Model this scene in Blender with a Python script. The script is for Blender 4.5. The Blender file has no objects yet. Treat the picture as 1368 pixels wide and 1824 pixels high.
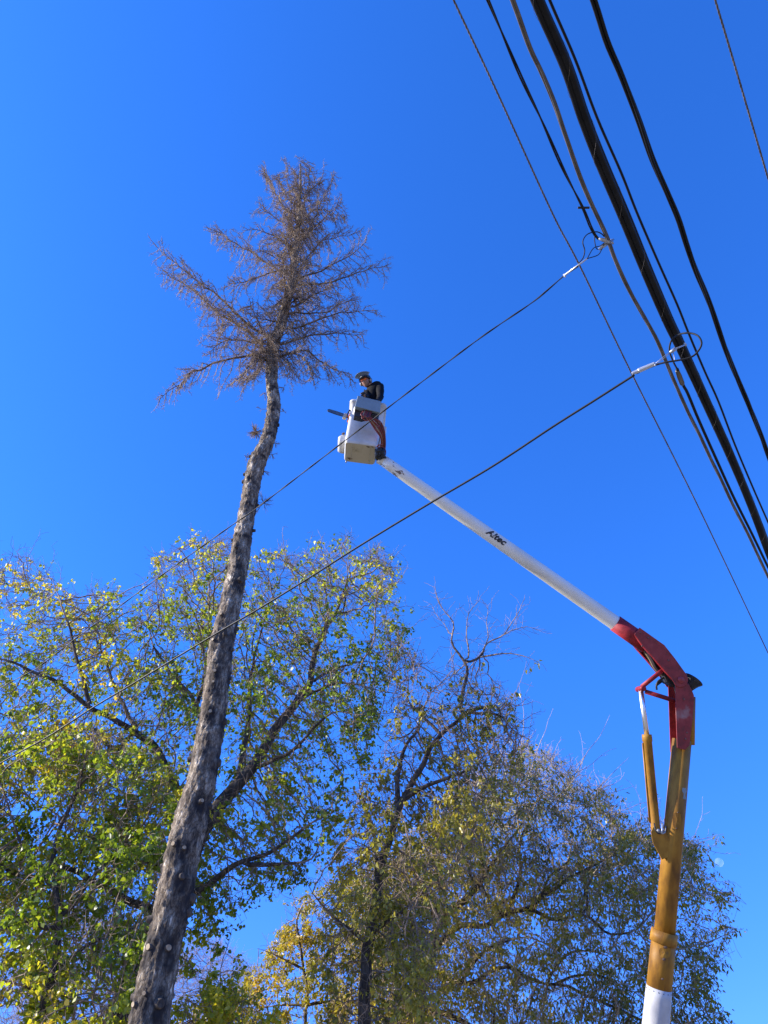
import bpy, math, random
import numpy as np
from mathutils import Vector, Matrix, noise
R = math.radians
rng = np.random.default_rng(7); random.seed(7)
SC = bpy.context.scene; COL = SC.collection

# ------------------------------------------------------------------ camera, sky, sun, exposure
F = 1368.0; PITCH = R(42); CAMZ = 1.6
CP, SP = math.cos(PITCH), math.sin(PITCH)
cd = bpy.data.cameras.new('camera'); cam = bpy.data.objects.new('camera', cd); COL.objects.link(cam)
cam.location = (0, 0, CAMZ); cam.rotation_euler = (R(90) + PITCH, 0, 0)
cd.sensor_fit = 'VERTICAL'; cd.sensor_height = 36; cd.sensor_width = 27; cd.lens = 27
cd.clip_start = .05; cd.clip_end = 20000; SC.camera = cam
SUN_EL = R(27); SUN_AZ = R(-94)            # azimuth clockwise from +Y
SUN = Vector((math.sin(SUN_AZ) * math.cos(SUN_EL), math.cos(SUN_AZ) * math.cos(SUN_EL), math.sin(SUN_EL)))
W = bpy.data.worlds.new('World'); SC.world = W; W.use_nodes = True
wn = W.node_tree.nodes; wl = W.node_tree.links
sky = wn.new('ShaderNodeTexSky'); sky.sky_type = 'NISHITA'; sky.sun_disc = False
sky.sun_elevation = SUN_EL; sky.sun_rotation = SUN_AZ
sky.altitude = 300; sky.air_density = 1.0; sky.dust_density = .9; sky.ozone_density = 4.0
mul = wn.new('ShaderNodeMix'); mul.data_type = 'RGBA'; mul.blend_type = 'MULTIPLY'; mul.inputs[0].default_value = 1
# deep blue overhead, a paler milky band close to the horizon
tcw = wn.new('ShaderNodeTexCoord'); sxw = wn.new('ShaderNodeSeparateXYZ'); rpw = wn.new('ShaderNodeValToRGB'); ew = rpw.color_ramp.elements
while len(ew) < 4: ew.new(.5)
for i, (p, c) in enumerate(((0, (1, .95, 1)), (.13, (.33, .68, 1.7)), (.5, (.31, .93, 2.0)), (1, (.29, .96, 2.1)))): ew[i].position = p; ew[i].color = (*c, 1)
wl.new(tcw.outputs['Generated'], sxw.inputs[0]); wl.new(sxw.outputs[2], rpw.inputs[0]); wl.new(rpw.outputs[0], mul.inputs[7])
wl.new(sky.outputs[0], mul.inputs[6]); wl.new(mul.outputs[2], wn['Background'].inputs[0])
wn['Background'].inputs[1].default_value = .108
sd = bpy.data.lights.new('sun', 'SUN'); sd.energy = 5.0; sd.angle = R(.5); sd.color = (1, .93, .82)
so = bpy.data.objects.new('sun', sd); COL.objects.link(so); so.rotation_euler = SUN.to_track_quat('Z', 'Y').to_euler()
SC.view_settings.view_transform = 'Standard'; SC.view_settings.look = 'None'
SC.view_settings.exposure = 0.98; SC.view_settings.gamma = 1
SC.render.engine = 'CYCLES'; SC.cycles.max_bounces = 8; SC.cycles.transmission_bounces = 6

# ------------------------------------------------------------------ places: a sight line of the photograph met with a depth, a plane or a height
def ray(px, py):
    x = (px - 684) / F; v = (912 - py) / F
    return Vector((x, CP - v * SP, SP + v * CP))
CAM = Vector((0, 0, CAMZ))
def atD(px, py, d): return CAM + ray(px, py) * d
def atY(px, py, Y): r = ray(px, py); return CAM + r * (Y / r.y)
def atH(px, py, H): r = ray(px, py); return CAM + r * ((H - CAMZ) / r.z)
def atP(px, py, P, n): r = ray(px, py); return CAM + r * ((P - CAM).dot(n) / r.dot(n))

# ------------------------------------------------------------------ mesh helpers
class MB:
    def __init__(s): s.v = []; s.f = []; s.m = []
    def add(s, vs, fs, mi=0):
        o = len(s.v); s.v += [tuple(p) for p in vs]; s.f += [tuple(i + o for i in f) for f in fs]; s.m += [mi] * len(fs)
    def box(s, c, x, y, z, mi=0):            # centre and three half-axis vectors
        vs = [c + x * a + y * b + z * d for a in (-1, 1) for b in (-1, 1) for d in (-1, 1)]
        s.add(vs, [(0, 1, 3, 2), (4, 6, 7, 5), (0, 4, 5, 1), (2, 3, 7, 6), (0, 2, 6, 4), (1, 5, 7, 3)], mi)
    def prism(s, pts, off, mi=0):            # polygon and thickness vector
        n = len(pts); vs = list(pts) + [p + off for p in pts]
        s.add(vs, [tuple(range(n))[::-1], tuple(range(n, 2 * n))] + [(i, (i + 1) % n, (i + 1) % n + n, i + n) for i in range(n)], mi)
    def tube(s, pts, rad, k=8, cap=True, mi=0, sq=None):
        pts = [Vector(p) for p in pts]; n = len(pts)
        if not hasattr(rad, '__len__'): rad = [rad] * n
        t0 = (pts[1] - pts[0]).normalized()
        u = t0.orthogonal().normalized(); vs = []; 
        for i, p in enumerate(pts):
            t = (pts[min(i + 1, n - 1)] - pts[max(i - 1, 0)])
            if t.length < 1e-9: t = t0
            t = t.normalized(); u = (u - t * u.dot(t)).normalized(); w = t.cross(u)
            for j in range(k):
                a = 2 * math.pi * j / k; vs.append(p + (u * math.cos(a) + w * math.sin(a)) * rad[i])
        fs = [(i * k + j, i * k + (j + 1) % k, (i + 1) * k + (j + 1) % k, (i + 1) * k + j) for i in range(n - 1) for j in range(k)]
        if cap: fs += [tuple(range(k))[::-1], tuple(range((n - 1) * k, n * k))]
        s.add(vs, fs, mi)
    def disc_stack(s, c, ax, prof, k=24, mi=0):   # lathe: list of (offset along axis, radius)
        ax = ax.normalized(); u = ax.orthogonal().normalized(); w = ax.cross(u); vs = []
        for o, r in prof:
            for j in range(k):
                a = 2 * math.pi * j / k; vs.append(c + ax * o + (u * math.cos(a) + w * math.sin(a)) * r)
        n = len(prof); fs = [(i * k + j, i * k + (j + 1) % k, (i + 1) * k + (j + 1) % k, (i + 1) * k + j) for i in range(n - 1) for j in range(k)]
        fs += [tuple(range(k))[::-1], tuple(range((n - 1) * k, n * k))]
        s.add(vs, fs, mi)
def wloc(o):
    p = Vector((0, 0, 0))
    while o: p += o.location; o = o.parent
    return p
def link(name, me, mats, parent=None, smooth=False):
    o = bpy.data.objects.new(name, me); COL.objects.link(o)
    for m in (mats if isinstance(mats, (list, tuple)) else [mats]): me.materials.append(m)
    if parent:
        off = wloc(parent); o.parent = parent
        me.transform(Matrix.Translation(-off))
    if smooth: me.polygons.foreach_set('use_smooth', [True] * len(me.polygons))
    return o
def obj(name, mb, mats, parent=None, smooth=False, bevel=0):
    me = bpy.data.meshes.new(name); me.from_pydata(mb.v, [], mb.f); me.update()
    me.polygons.foreach_set('material_index', mb.m)
    o = link(name, me, mats, parent, smooth)
    if bevel:
        b = o.modifiers.new('bevel', 'BEVEL'); b.width = bevel; b.segments = 2; b.limit_method = 'ANGLE'; b.angle_limit = R(35)
    return o
def recenter(o):                              # put the origin of a one-mesh thing at its own middle
    me = o.data; c = sum((v.co for v in me.vertices), Vector()) / len(me.vertices)
    me.transform(Matrix.Translation(-c)); o.location = c
def tag(o, label, cat, group=None, kind=None):
    if label: o['label'] = label
    if cat: o['category'] = cat
    if group: o['group'] = group
    if kind: o['kind'] = kind
    return o
def empty(name, loc, label, cat, group=None):
    o = bpy.data.objects.new(name, None); COL.objects.link(o); o.location = loc; o.empty_display_size = .2
    return tag(o, label, cat, group)
def np_mesh(name, V, polys, tint=None):       # V (n,3), polys (m,k) same-size faces
    me = bpy.data.meshes.new(name); m, k = polys.shape
    me.vertices.add(len(V)); me.vertices.foreach_set('co', V.astype(np.float32).ravel())
    me.loops.add(m * k); me.loops.foreach_set('vertex_index', polys.astype(np.int32).ravel())
    me.polygons.add(m); me.polygons.foreach_set('loop_start', np.arange(0, m * k, k, dtype=np.int32))
    me.polygons.foreach_set('loop_total', np.full(m, k, dtype=np.int32))
    if tint is not None:
        a = me.attributes.new('tint', 'FLOAT', 'POINT'); a.data.foreach_set('value', tint.astype(np.float32))
    me.update(); me.validate(); return me
def smooth_path(pts, n=8):                    # Catmull-Rom
    P = [Vector(p) for p in pts]; P = [P[0] * 2 - P[1]] + P + [P[-1] * 2 - P[-2]]; out = []
    for i in range(1, len(P) - 2):
        for j in range(n):
            t = j / n; a, b, c, d = P[i - 1:i + 3]
            out.append(.5 * ((2 * b) + (c - a) * t + (2 * a - 5 * b + 4 * c - d) * t * t + (3 * b - a - 3 * c + d) * t ** 3))
    out.append(P[-2]); return out

# ------------------------------------------------------------------ materials
def mat(name, col, rough=.6, metal=0, spec=.5):
    m = bpy.data.materials.new(name); m.use_nodes = True; b = m.node_tree.nodes['Principled BSDF']
    b.inputs['Base Color'].default_value = (*col, 1); b.inputs['Roughness'].default_value = rough
    b.inputs['Metallic'].default_value = metal; b.inputs['Specular IOR Level'].default_value = spec
    return m
def nodes(m): return m.node_tree.nodes, m.node_tree.links, m.node_tree.nodes['Principled BSDF']
def ramp(N, stops):
    r = N.new('ShaderNodeValToRGB'); e = r.color_ramp.elements
    while len(e) < len(stops): e.new(.5)
    for i, (p, c) in enumerate(stops): e[i].position = p; e[i].color = (*c, 1)
    return r
def noisy(name, cols, scale=5, rough=.6, metal=0, bump=.1, stretch=(1, 1, 1), dist=.02, detail=8, lo=.35, hi=.65):
    m = mat(name, cols[0], rough, metal); N, L, b = nodes(m)
    tc = N.new('ShaderNodeTexCoord'); mp = N.new('ShaderNodeMapping'); mp.inputs['Scale'].default_value = stretch
    nz = N.new('ShaderNodeTexNoise'); nz.inputs['Scale'].default_value = scale; nz.inputs['Detail'].default_value = detail; nz.inputs['Roughness'].default_value = .65
    L.new(tc.outputs['Object'], mp.inputs[0]); L.new(mp.outputs[0], nz.inputs['Vector'])
    n = len(cols); r = ramp(N, [(lo + (hi - lo) * i / (n - 1), c) for i, c in enumerate(cols)])
    L.new(nz.outputs[0], r.inputs[0]); L.new(r.outputs[0], b.inputs['Base Color'])
    if bump:
        bp = N.new('ShaderNodeBump'); bp.inputs['Strength'].default_value = bump; bp.inputs['Distance'].default_value = dist
        L.new(nz.outputs[0], bp.inputs['Height']); L.new(bp.outputs[0], b.inputs['Normal'])
    return m
def leafmat(name, stops, trans=.5):
    m = bpy.data.materials.new(name); m.use_nodes = True; N = m.node_tree.nodes; L = m.node_tree.links
    N.remove(N['Principled BSDF']); out = N['Material Output']
    at = N.new('ShaderNodeAttribute'); at.attribute_name = 'tint'
    r = ramp(N, stops); L.new(at.outputs['Fac'], r.inputs[0])
    d = N.new('ShaderNodeBsdfDiffuse'); t = N.new('ShaderNodeBsdfTranslucent'); g = N.new('ShaderNodeBsdfGlossy'); g.inputs['Roughness'].default_value = .38
    bright = N.new('ShaderNodeMix'); bright.data_type = 'RGBA'; bright.blend_type = 'MULTIPLY'; bright.inputs[0].default_value = 1; bright.inputs[7].default_value = (1.35, 1.3, .6, 1)
    L.new(r.outputs[0], bright.inputs[6]); L.new(r.outputs[0], d.inputs[0]); L.new(bright.outputs[2], t.inputs[0])
    mx = N.new('ShaderNodeMixShader'); mx.inputs[0].default_value = trans; L.new(d.outputs[0], mx.inputs[1]); L.new(t.outputs[0], mx.inputs[2])
    m2 = N.new('ShaderNodeMixShader'); m2.inputs[0].default_value = .035; L.new(mx.outputs[0], m2.inputs[1]); L.new(g.outputs[0], m2.inputs[2])
    L.new(m2.outputs[0], out.inputs[0]); return m

M = {}
M['bark'] = noisy('grey bark', [(.025, .018, .013), (.065, .048, .035), (.13, .1, .075)], 14, .9, 0, .8, (1, 1, .35), .03)
M['pale_twig'] = noisy('pale twig', [(.22, .15, .085), (.46, .35, .22)], 9, .7, 0, 0)
M['twig'] = noisy('brown twig', [(.12, .08, .05), (.36, .26, .18)], 9, .8, 0, 0)
M['lilac_twig'] = noisy('distant twig', [(.24, .19, .2), (.36, .3, .32)], 9, .8, 0, 0)
M['dead_twig'] = noisy('dead spruce twig', [(.15, .103, .068), (.27, .192, .13), (.42, .315, .215)], 3, .85, 0, 0)
M['spruce_limb'] = noisy('dead spruce limb', [(.06, .04, .026), (.16, .11, .075)], 14, .9, 0, .3)
M['cut'] = noisy('fresh cut wood', [(.3, .21, .12), (.46, .36, .23)], 22, .8, 0, .1)
M['white_paint'] = noisy('white gelcoat', [(.5, .48, .43), (.62, .6, .55), (.7, .68, .63)], 6, .38, 0, .03)
M['tan_with_bounce'] = noisy('tan gelcoat with bounce light', [(.36, .32, .22), (.5, .45, .33), (.56, .51, .38)], 5, .6, 0, .05)  # under the bucket, shade and warm ground bounce are put into this tan
M['rust'] = noisy('rusty chip', [(.06, .035, .025), (.16, .1, .07)], 30, .9, 0, .2)
M['grey_box'] = noisy('grey control box', [(.17, .22, .25), (.2, .26, .29)], 6, .55, 0, .03)
M['black'] = mat('black rubber', (.012, .012, .014), .6)
M['black_satin'] = noisy('black console', [(.008, .008, .009), (.03, .028, .028)], 12, .55, 0, .3)
M['hose_red'] = mat('red hose', (.17, .022, .016), .45)
M['hose_dark'] = mat('dark hose', (.05, .02, .02), .5)
M['hose_tan'] = mat('tan hose', (.3, .22, .13), .5)
M['chrome'] = mat('chrome rod', (.85, .85, .86), .34, 1)
M['steel'] = noisy('galvanised steel', [(.3, .31, .32), (.5, .5, .5)], 30, .45, .7, .05)
M['bolt'] = mat('bolt steel', (.16, .07, .06), .5, .3)
M['yellow'] = noisy('weathered yellow paint', [(.15, .068, .016), (.3, .142, .02), (.4, .2, .028)], 4, .55, 0, .04, (1, 1, .4))
M['red'] = noisy('weathered red paint', [(.14, .012, .016), (.27, .02, .027), (.32, .04, .042)], 5, .5, 0, .08)
M['white_boot'] = noisy('white insulator', [(.4, .39, .39), (.52, .51, .5)], 5, .5, 0, .05)
M['cable_black'] = noisy('black cable jacket', [(.004, .004, .005), (.012, .012, .013)], 8, .6, 0, .05)
for k_ in ('cable_black', 'yellow', 'red'): M[k_].node_tree.nodes['Principled BSDF'].inputs['Specular IOR Level'].default_value = .22
M['cable_grey'] = noisy('grey weathered cable', [(.06, .052, .045), (.17, .145, .12)], 7, .5, .2, .1)
M['cable_dark'] = noisy('dark weathered cable', [(.006, .006, .006), (.02, .019, .019)], 6, .5, 0, .1)
M['clamp'] = noisy('aluminium clamp', [(.42, .43, .44), (.62, .62, .62)], 20, .4, .5, .05)
M['skin'] = mat('skin', (.33, .17, .11), .5); M['lens'] = mat('orange lens', (.75, .16, .03), .15)
M['jacket'] = noisy('black jacket', [(.003, .003, .0035), (.009, .0085, .009)], 14, .8, 0, .5)
M['trouser'] = noisy('dark trousers', [(.02, .022, .03), (.03, .033, .045)], 10, .9, 0, .2)
M['glove'] = mat('dark gloves', (.03, .03, .035), .8); M['boot'] = mat('leather boot', (.06, .035, .02), .6)
M['helmet'] = mat('dark helmet shell', (.01, .012, .018), .3); M['hair'] = mat('dark hair', (.02, .014, .01), .8)
M['visor'] = mat('scratched clear visor', (.2, .27, .38), .12); M['earmuff'] = mat('grey ear muff', (.3, .3, .3), .5)
M['saw_body'] = mat('orange saw body', (.6, .14, .02), .4); M['saw_bar'] = noisy('saw bar', [(.1, .1, .1), (.2, .2, .2)], 25, .45, .6, .2)
M['turf'] = noisy('dry lawn and concrete', [(.15, .125, .075), (.23, .2, .15), (.28, .25, .2)], 1.2, .95, 0, .2)

for k_, v_ in (('jacket', .12), ('cable_dark', .2), ('trouser', .2)): M[k_].node_tree.nodes['Principled BSDF'].inputs['Specular IOR Level'].default_value = v_

# ------------------------------------------------------------------ the setting: ground (below the frame, it bounces the light)
g = MB(); g.add([(-4000, -4000, 0), (4000, -4000, 0), (4000, 4000, 0), (-4000, 4000, 0)], [(0, 1, 2, 3)])
tag(obj('ground', g, M['turf']), None, None, kind='structure')

# ------------------------------------------------------------------ moon: a real far sphere seen through lit air, so its unlit side shows only sky
mm = bpy.data.materials.new('moon rock'); mm.use_nodes = True; N = mm.node_tree.nodes; L = mm.node_tree.links
pb = N['Principled BSDF']; N.remove(pb); df = N.new('ShaderNodeBsdfDiffuse'); tp = N.new('ShaderNodeBsdfTransparent'); ad = N.new('ShaderNodeAddShader')
nz = N.new('ShaderNodeTexNoise'); nz.inputs['Scale'].default_value = .06; rr = ramp(N, [(.42, (.03, .03, .03)), (.58, (.2, .19, .18))])
L.new(nz.outputs[0], rr.inputs[0]); L.new(rr.outputs[0], df.inputs[0]); L.new(df.outputs[0], ad.inputs[0]); L.new(tp.outputs[0], ad.inputs[1]); L.new(ad.outputs[0], N['Material Output'].inputs[0])
mc = atD(1281, 1536, 6000); g = MB(); rm = 33
g.disc_stack(mc, Vector((0, .3, 1)), [(-rm * math.cos(math.pi * i / 24), max(.02, rm * math.sin(math.pi * i / 24))) for i in range(25)], 36)
mo = obj('moon', g, mm, smooth=True); recenter(mo); tag(mo, 'faint pale half moon low in the blue sky at the right', 'moon')

# ------------------------------------------------------------------ TREES by space colonisation
def in_poly(P, poly):
    x, y = P[:, 0], P[:, 1]; c = np.zeros(len(P), bool); n = len(poly)
    for i in range(n):
        x1, y1 = poly[i]; x2, y2 = poly[(i + 1) % n]
        if y1 == y2: continue
        c ^= ((y1 > y) != (y2 > y)) & (x < (x2 - x1) * (y - y1) / (y2 - y1) + x1)
    return c
def sample_volume(poly, Y0, dep, n, holes=(), edge=0):
    poly = np.array(poly, float); lo = poly.min(0); hi = poly.max(0); out = []
    cx = poly.mean(0); got = 0
    while got < n:
        P = lo + (hi - lo) * rng.random((n * 3, 2)); k = in_poly(P, poly)
        for h in holes: k &= ~in_poly(P, h)
        P = P[k]; u = np.hypot((P[:, 0] - cx[0]) / ((hi - lo)[0] * .55), (P[:, 1] - cx[1]) / ((hi - lo)[1] * .55))
        w = dep * np.sqrt(np.clip(1 - u * u * .8, .12, 1))
        Y = Y0 + w * (rng.random(len(P)) * 2 - 1)
        v = (912 - P[:, 1]) / F; d = Y / (CP - v * SP)
        Q = np.stack([(P[:, 0] - 684) / F * d, Y, CAMZ + (SP + v * CP) * d], 1)
        # even density per volume: accept by depth squared
        acc = rng.random(len(Q)) < (d / d.max()) ** 2
        nzv = np.array([noise.noise(Vector(q) * .75) for q in Q[acc]]); Q = Q[acc][nzv > -.1 - .3 * rng.random(len(nzv))]
        out.append(Q[Q[:, 2] > .6]); got += len(out[-1])
    return np.concatenate(out)[:n]
def grow(limbs, A, step=.16, kill=.2, infl=9, iters=160, up=.08, jit=.18, maxn=26000):
    pos = []; par = []; fixed = []
    for base, pts, r0, r1 in limbs:          # base: index pair (limb, fraction) or None
        pts = [Vector(p) for p in pts]; path = smooth_path(pts, 10)
        ln = [0]
        for i in range(1, len(path)): ln.append(ln[-1] + (path[i] - path[i - 1]).length)
        n = max(2, int(ln[-1] / step)); P = []
        for k in range(n + 1):
            s = ln[-1] * k / n; i = max(j for j in range(len(ln)) if ln[j] <= s + 1e-9); i = min(i, len(path) - 2)
            P.append(path[i].lerp(path[i + 1], (s - ln[i]) / max(1e-9, ln[i + 1] - ln[i])))
        if base is None: pr = -1
        else:
            q = P[0]; pr = min(range(len(pos)), key=lambda j: (pos[j] - q).length); P = P[1:]
        for k, p in enumerate(P):
            p = p + Vector((noise.noise(p * 2), noise.noise(p * 2 + Vector((9, 0, 0))), noise.noise(p * 2 + Vector((0, 9, 0))))) * .05
            pos.append(p); par.append(pr); fixed.append(r0 + (r1 - r0) * (k / max(1, len(P) - 1)) ** .8); pr = len(pos) - 1
    pos = np.array([tuple(p) for p in pos]); par = list(par); nfix = len(pos)
    near = np.zeros(len(A), int); nd = np.full(len(A), 1e9); start = 0
    A = A.copy()
    kids = {}
    for it in range(iters):
        new = pos[start:]
        for c in range(0, len(new), 800):
            D = np.linalg.norm(A[:, None, :] - new[None, c:c + 800, :], axis=2); j = D.argmin(1); d = D[np.arange(len(A)), j]
            k = d < nd; nd[k] = d[k]; near[k] = j[k] + c + start
        alive = nd > kill; A = A[alive]; near = near[alive]; nd = nd[alive]
        if not len(A) or len(pos) > maxn: break
        k = nd < infl
        v = (A[k] - pos[near[k]]) / nd[k][:, None]
        acc = np.zeros((len(pos), 3)); np.add.at(acc, near[k], v)
        act = np.unique(near[k])
        if not len(act): break
        d = acc[act]; d = d / np.maximum(1e-6, np.linalg.norm(d, axis=1))[:, None]
        d += rng.normal(0, jit, d.shape); d[:, 2] += up; d /= np.linalg.norm(d, axis=1)[:, None]
        keep = []
        for q, a in enumerate(act):
            c = kids.get(a, 0)
            if c < 4: kids[a] = c + 1; keep.append(q)
        if not keep: break
        start = len(pos); pos = np.concatenate([pos, pos[act[keep]] + d[keep] * step]); par += list(act[keep])
    return pos, np.array(par), nfix, np.array(fixed)
def add_twigs(pos, par, depth_sel, n_each, ln, droop, seg=3):
    """short wandering end twigs from chosen nodes"""
    np_, pp = [pos], [par]; base = len(pos); idx = np.repeat(depth_sel, n_each)
    p = pos[idx]; d0 = pos[idx] - pos[np.maximum(par[idx], 0)]; d0 /= np.maximum(1e-6, np.linalg.norm(d0, axis=1))[:, None]
    d = d0 * .6 + rng.normal(0, .6, d0.shape); d /= np.linalg.norm(d, axis=1)[:, None]
    L_ = ln * (.4 + rng.random(len(idx)) * .9); prev = idx; ends = []
    for s in range(seg):
        d = d + rng.normal(0, .22, d.shape); d[:, 2] -= droop; d /= np.linalg.norm(d, axis=1)[:, None]
        p = p + d * (L_ / seg)[:, None]; np_.append(p); pp.append(prev); prev = np.arange(base, base + len(idx)); base += len(idx)
    return np.concatenate(np_), np.concatenate(pp)
def radii(par, tip, nfix=0, fixed=None, ex=.42, cap=.03):
    n = len(par); cnt = np.zeros(n); hasc = np.zeros(n, bool); v = par[par >= 0]; hasc[v] = True
    order = range(n - 1, -1, -1)
    for i in order:
        if not hasc[i]: cnt[i] = 1
        if par[i] >= 0: cnt[par[i]] += cnt[i]
    r = np.minimum(tip * cnt ** ex, cap)
    if nfix: r[:nfix] = np.maximum(fixed, tip)
    for i in range(n):
        if par[i] >= 0: r[i] = min(r[i], max(r[par[i]] * .985, tip))
    return r
def skeleton_mesh(name, pos, par, r, sel, k=4):
    """one ring per node, side shoots start with a ring of their own size"""
    n = len(pos); m = par >= 0
    dirv = np.zeros((n, 3)); dirv[m] = pos[m] - pos[par[m]]; root = ~m
    main = np.full(n, -1); best = np.full(n, -1.0)
    for i in np.nonzero(m)[0]:
        if r[i] > best[par[i]]: best[par[i]] = r[i]; main[par[i]] = i
    for i in np.nonzero(root)[0]:
        if main[i] >= 0: dirv[i] = dirv[main[i]]
    dn = dirv / np.maximum(1e-9, np.linalg.norm(dirv, axis=1))[:, None]
    tan = dn.copy(); q = main >= 0; tan[q] += dn[main[q]]; tan /= np.maximum(1e-9, np.linalg.norm(tan, axis=1))[:, None]
    ref = np.array([.31, .87, .12]); ref /= np.linalg.norm(ref)
    def frame(t):
        u = np.cross(t, ref); u /= np.maximum(1e-6, np.linalg.norm(u, axis=1))[:, None]; return u, np.cross(t, u)
    a = np.arange(k) * 2 * math.pi / k
    def ring(p, t, rr):
        u, w = frame(t); return p[:, None, :] + (u[:, None, :] * np.cos(a)[None, :, None] + w[:, None, :] * np.sin(a)[None, :, None]) * rr[:, None, None]
    c = np.nonzero(m & sel)[0]; p = par[c]; top = ring(pos[c], tan[c], r[c]); ismain = main[p] == c
    bt = np.where(ismain[:, None], tan[p], dn[c]); br = np.where(ismain, r[p], r[c]); bot = ring(pos[p], bt, br)
    V = np.concatenate([bot, top], 1).reshape(-1, 3); b = (np.arange(len(c)) * 2 * k)[:, None]
    j = np.arange(k); Q = np.stack([j, (j + 1) % k, (j + 1) % k + k, j + k], 1)
    return np_mesh(name, V, (b[:, :, None] + Q[None]).reshape(-1, 4))
def leaves_mesh(name, base, L0, Wr, droop, tint, lobed=False):
    n = len(base); t = rng.normal(0, 1, (n, 3)); t /= np.linalg.norm(t, axis=1)[:, None]; t[:, 2] -= droop; t /= np.linalg.norm(t, axis=1)[:, None]
    q = rng.normal(0, 1, (n, 3)); s = np.cross(t, q); s /= np.linalg.norm(s, axis=1)[:, None]; nn = np.cross(t, s)
    ln = L0 * (.45 + .95 * rng.random(n)); w = ln * Wr * (.7 + .5 * rng.random(n)); fo = w * rng.uniform(-.25, .3, n)
    l, w, fo = ln[:, None], w[:, None], fo[:, None]; curl = nn * l * rng.uniform(-.3, .3, n)[:, None]
    if lobed:
        v = [base, base + t * l * .25 + s * w * .62 + nn * fo, base + t * l * .62 + s * w * .5 + nn * fo * .7, base + t * l + curl, base + t * l * .62 - s * w * .5 + nn * fo * .7, base + t * l * .25 - s * w * .62 + nn * fo]
        V = np.stack(v, 1).reshape(-1, 3); b = (np.arange(n) * 6)[:, None]
        Fc = (b[:, :, None] + np.array([[0, 1, 2, 3], [0, 3, 4, 5]])[None]).reshape(-1, 4); k = 6
    else:
        v = [base, base + t * l * .42 + s * w * .5 + nn * fo, base + t * l + curl, base + t * l * .42 - s * w * .5 + nn * fo]
        V = np.stack(v, 1).reshape(-1, 3); b = (np.arange(n) * 4)[:, None]
        Fc = (b[:, :, None] + np.array([[0, 1, 2], [0, 2, 3]])[None]).reshape(-1, 3); k = 4
    return np_mesh(name, V, Fc, np.repeat(tint, k))

def broadleaf(name, label, cat, limbs, poly, Y0, dep, natt, holes=(), step=.15, kill=.19, up=.05, tip=.0035, leafm=None, nleaf=0, L0=.07, Wr=.55,
              bare=None, droop=.6, twigs=2, twl=.32, twd=.08, bark='bark', twigm='twig', lobed=True, tintf=None, spread=.06, group=None, shoots=.12, clump=.06, fixtw=0, shl=.8):
    pts0 = limbs[0][1][0]; root = empty(name, (pts0[0], pts0[1], 0), label, cat, group)
    A = sample_volume(poly, Y0, dep, natt, holes)
    pos, par, nfix, fixed = grow(limbs, A, step, kill, up=up)
    n0 = len(pos); hasc = np.zeros(n0, bool); hasc[par[par >= 0]] = True
    r0 = radii(par, 1, ex=.5, cap=99)
    sel = np.nonzero((r0 < 3.2) & (np.arange(n0) >= nfix))[0]
    pos, par = add_twigs(pos, par, sel, twigs, twl, twd); ntw = len(pos)
    if fixtw:
        sf = np.array([i for i in range(nfix) if fixed[i] < .034]); pos, par = add_twigs(pos, par, sf, fixtw, .42, -.08, 4)
    tops = np.nonzero((r0 < 2.2) & (np.arange(n0) >= nfix) & (pos[:n0, 2] > np.percentile(pos[:n0, 2], 60)))[0]
    tops = rng.choice(tops, int(len(tops) * shoots), replace=False) if len(tops) else tops
    if len(tops): q0 = len(pos); pos, par = add_twigs(pos, par, tops, 1, shl, -.1, 6); pos, par = add_twigs(pos, par, np.arange(q0, len(pos)), 1, .22, -.03, 2)
    r = radii(par, tip, nfix, fixed)
    big = r > .022
    for i in range(1, len(par)):
        if par[i] > 0 and not big[par[i]]: big[i] = False
    link('trunk', skeleton_mesh('trunk', pos, par, r, big, 9), M[bark], root, True)
    link('branches', skeleton_mesh('branches', pos, par, r, ~big, 3), M[twigm], root, True)
    if nleaf:
        cand = np.concatenate([np.arange(n0, ntw), np.arange(ntw, len(pos), 5)]); P = pos[cand]
        keep = np.ones(len(P))
        nz_ = np.array([noise.noise(Vector(p) * 1.3 + Vector((3, 7, 1))) for p in P]); keep *= np.clip(.5 + nz_ * 2.1, clump, 1.8)
        if bare: keep *= bare(P)
        keep /= keep.sum(); ch = np.repeat(rng.choice(len(P), nleaf // 6, p=keep), 6); nleaf = len(ch)
        bpos = P[ch] + rng.normal(0, spread * .65, (nleaf, 3)) - np.array([0, 0, .03])
        cl = np.array([noise.noise(Vector(p) * .55 + Vector((5, 2, 8))) for p in bpos])
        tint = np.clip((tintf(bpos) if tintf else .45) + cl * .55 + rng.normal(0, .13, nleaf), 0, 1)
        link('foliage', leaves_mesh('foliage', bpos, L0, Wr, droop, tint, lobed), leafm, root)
    print(name, len(pos), 'nodes'); return root
def PY(lst, Y, dy=0):                        # pixel polyline in a vertical sheet at Y, drifting by dy
    n = len(lst); return [atY(a, b, Y + dy * i / max(1, n - 1)) for i, (a, b) in enumerate(lst)]

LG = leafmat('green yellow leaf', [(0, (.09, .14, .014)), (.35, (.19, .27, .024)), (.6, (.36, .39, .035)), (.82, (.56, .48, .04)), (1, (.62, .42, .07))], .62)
LD = leafmat('grey green leaf', [(0, (.1, .11, .02)), (.4, (.19, .19, .034)), (.7, (.36, .32, .05)), (1, (.52, .42, .08))], .5)
LY = leafmat('golden leaf', [(0, (.14, .16, .02)), (.35, (.34, .3, .035)), (.7, (.55, .38, .055)), (1, (.62, .4, .1))], .55)

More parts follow.
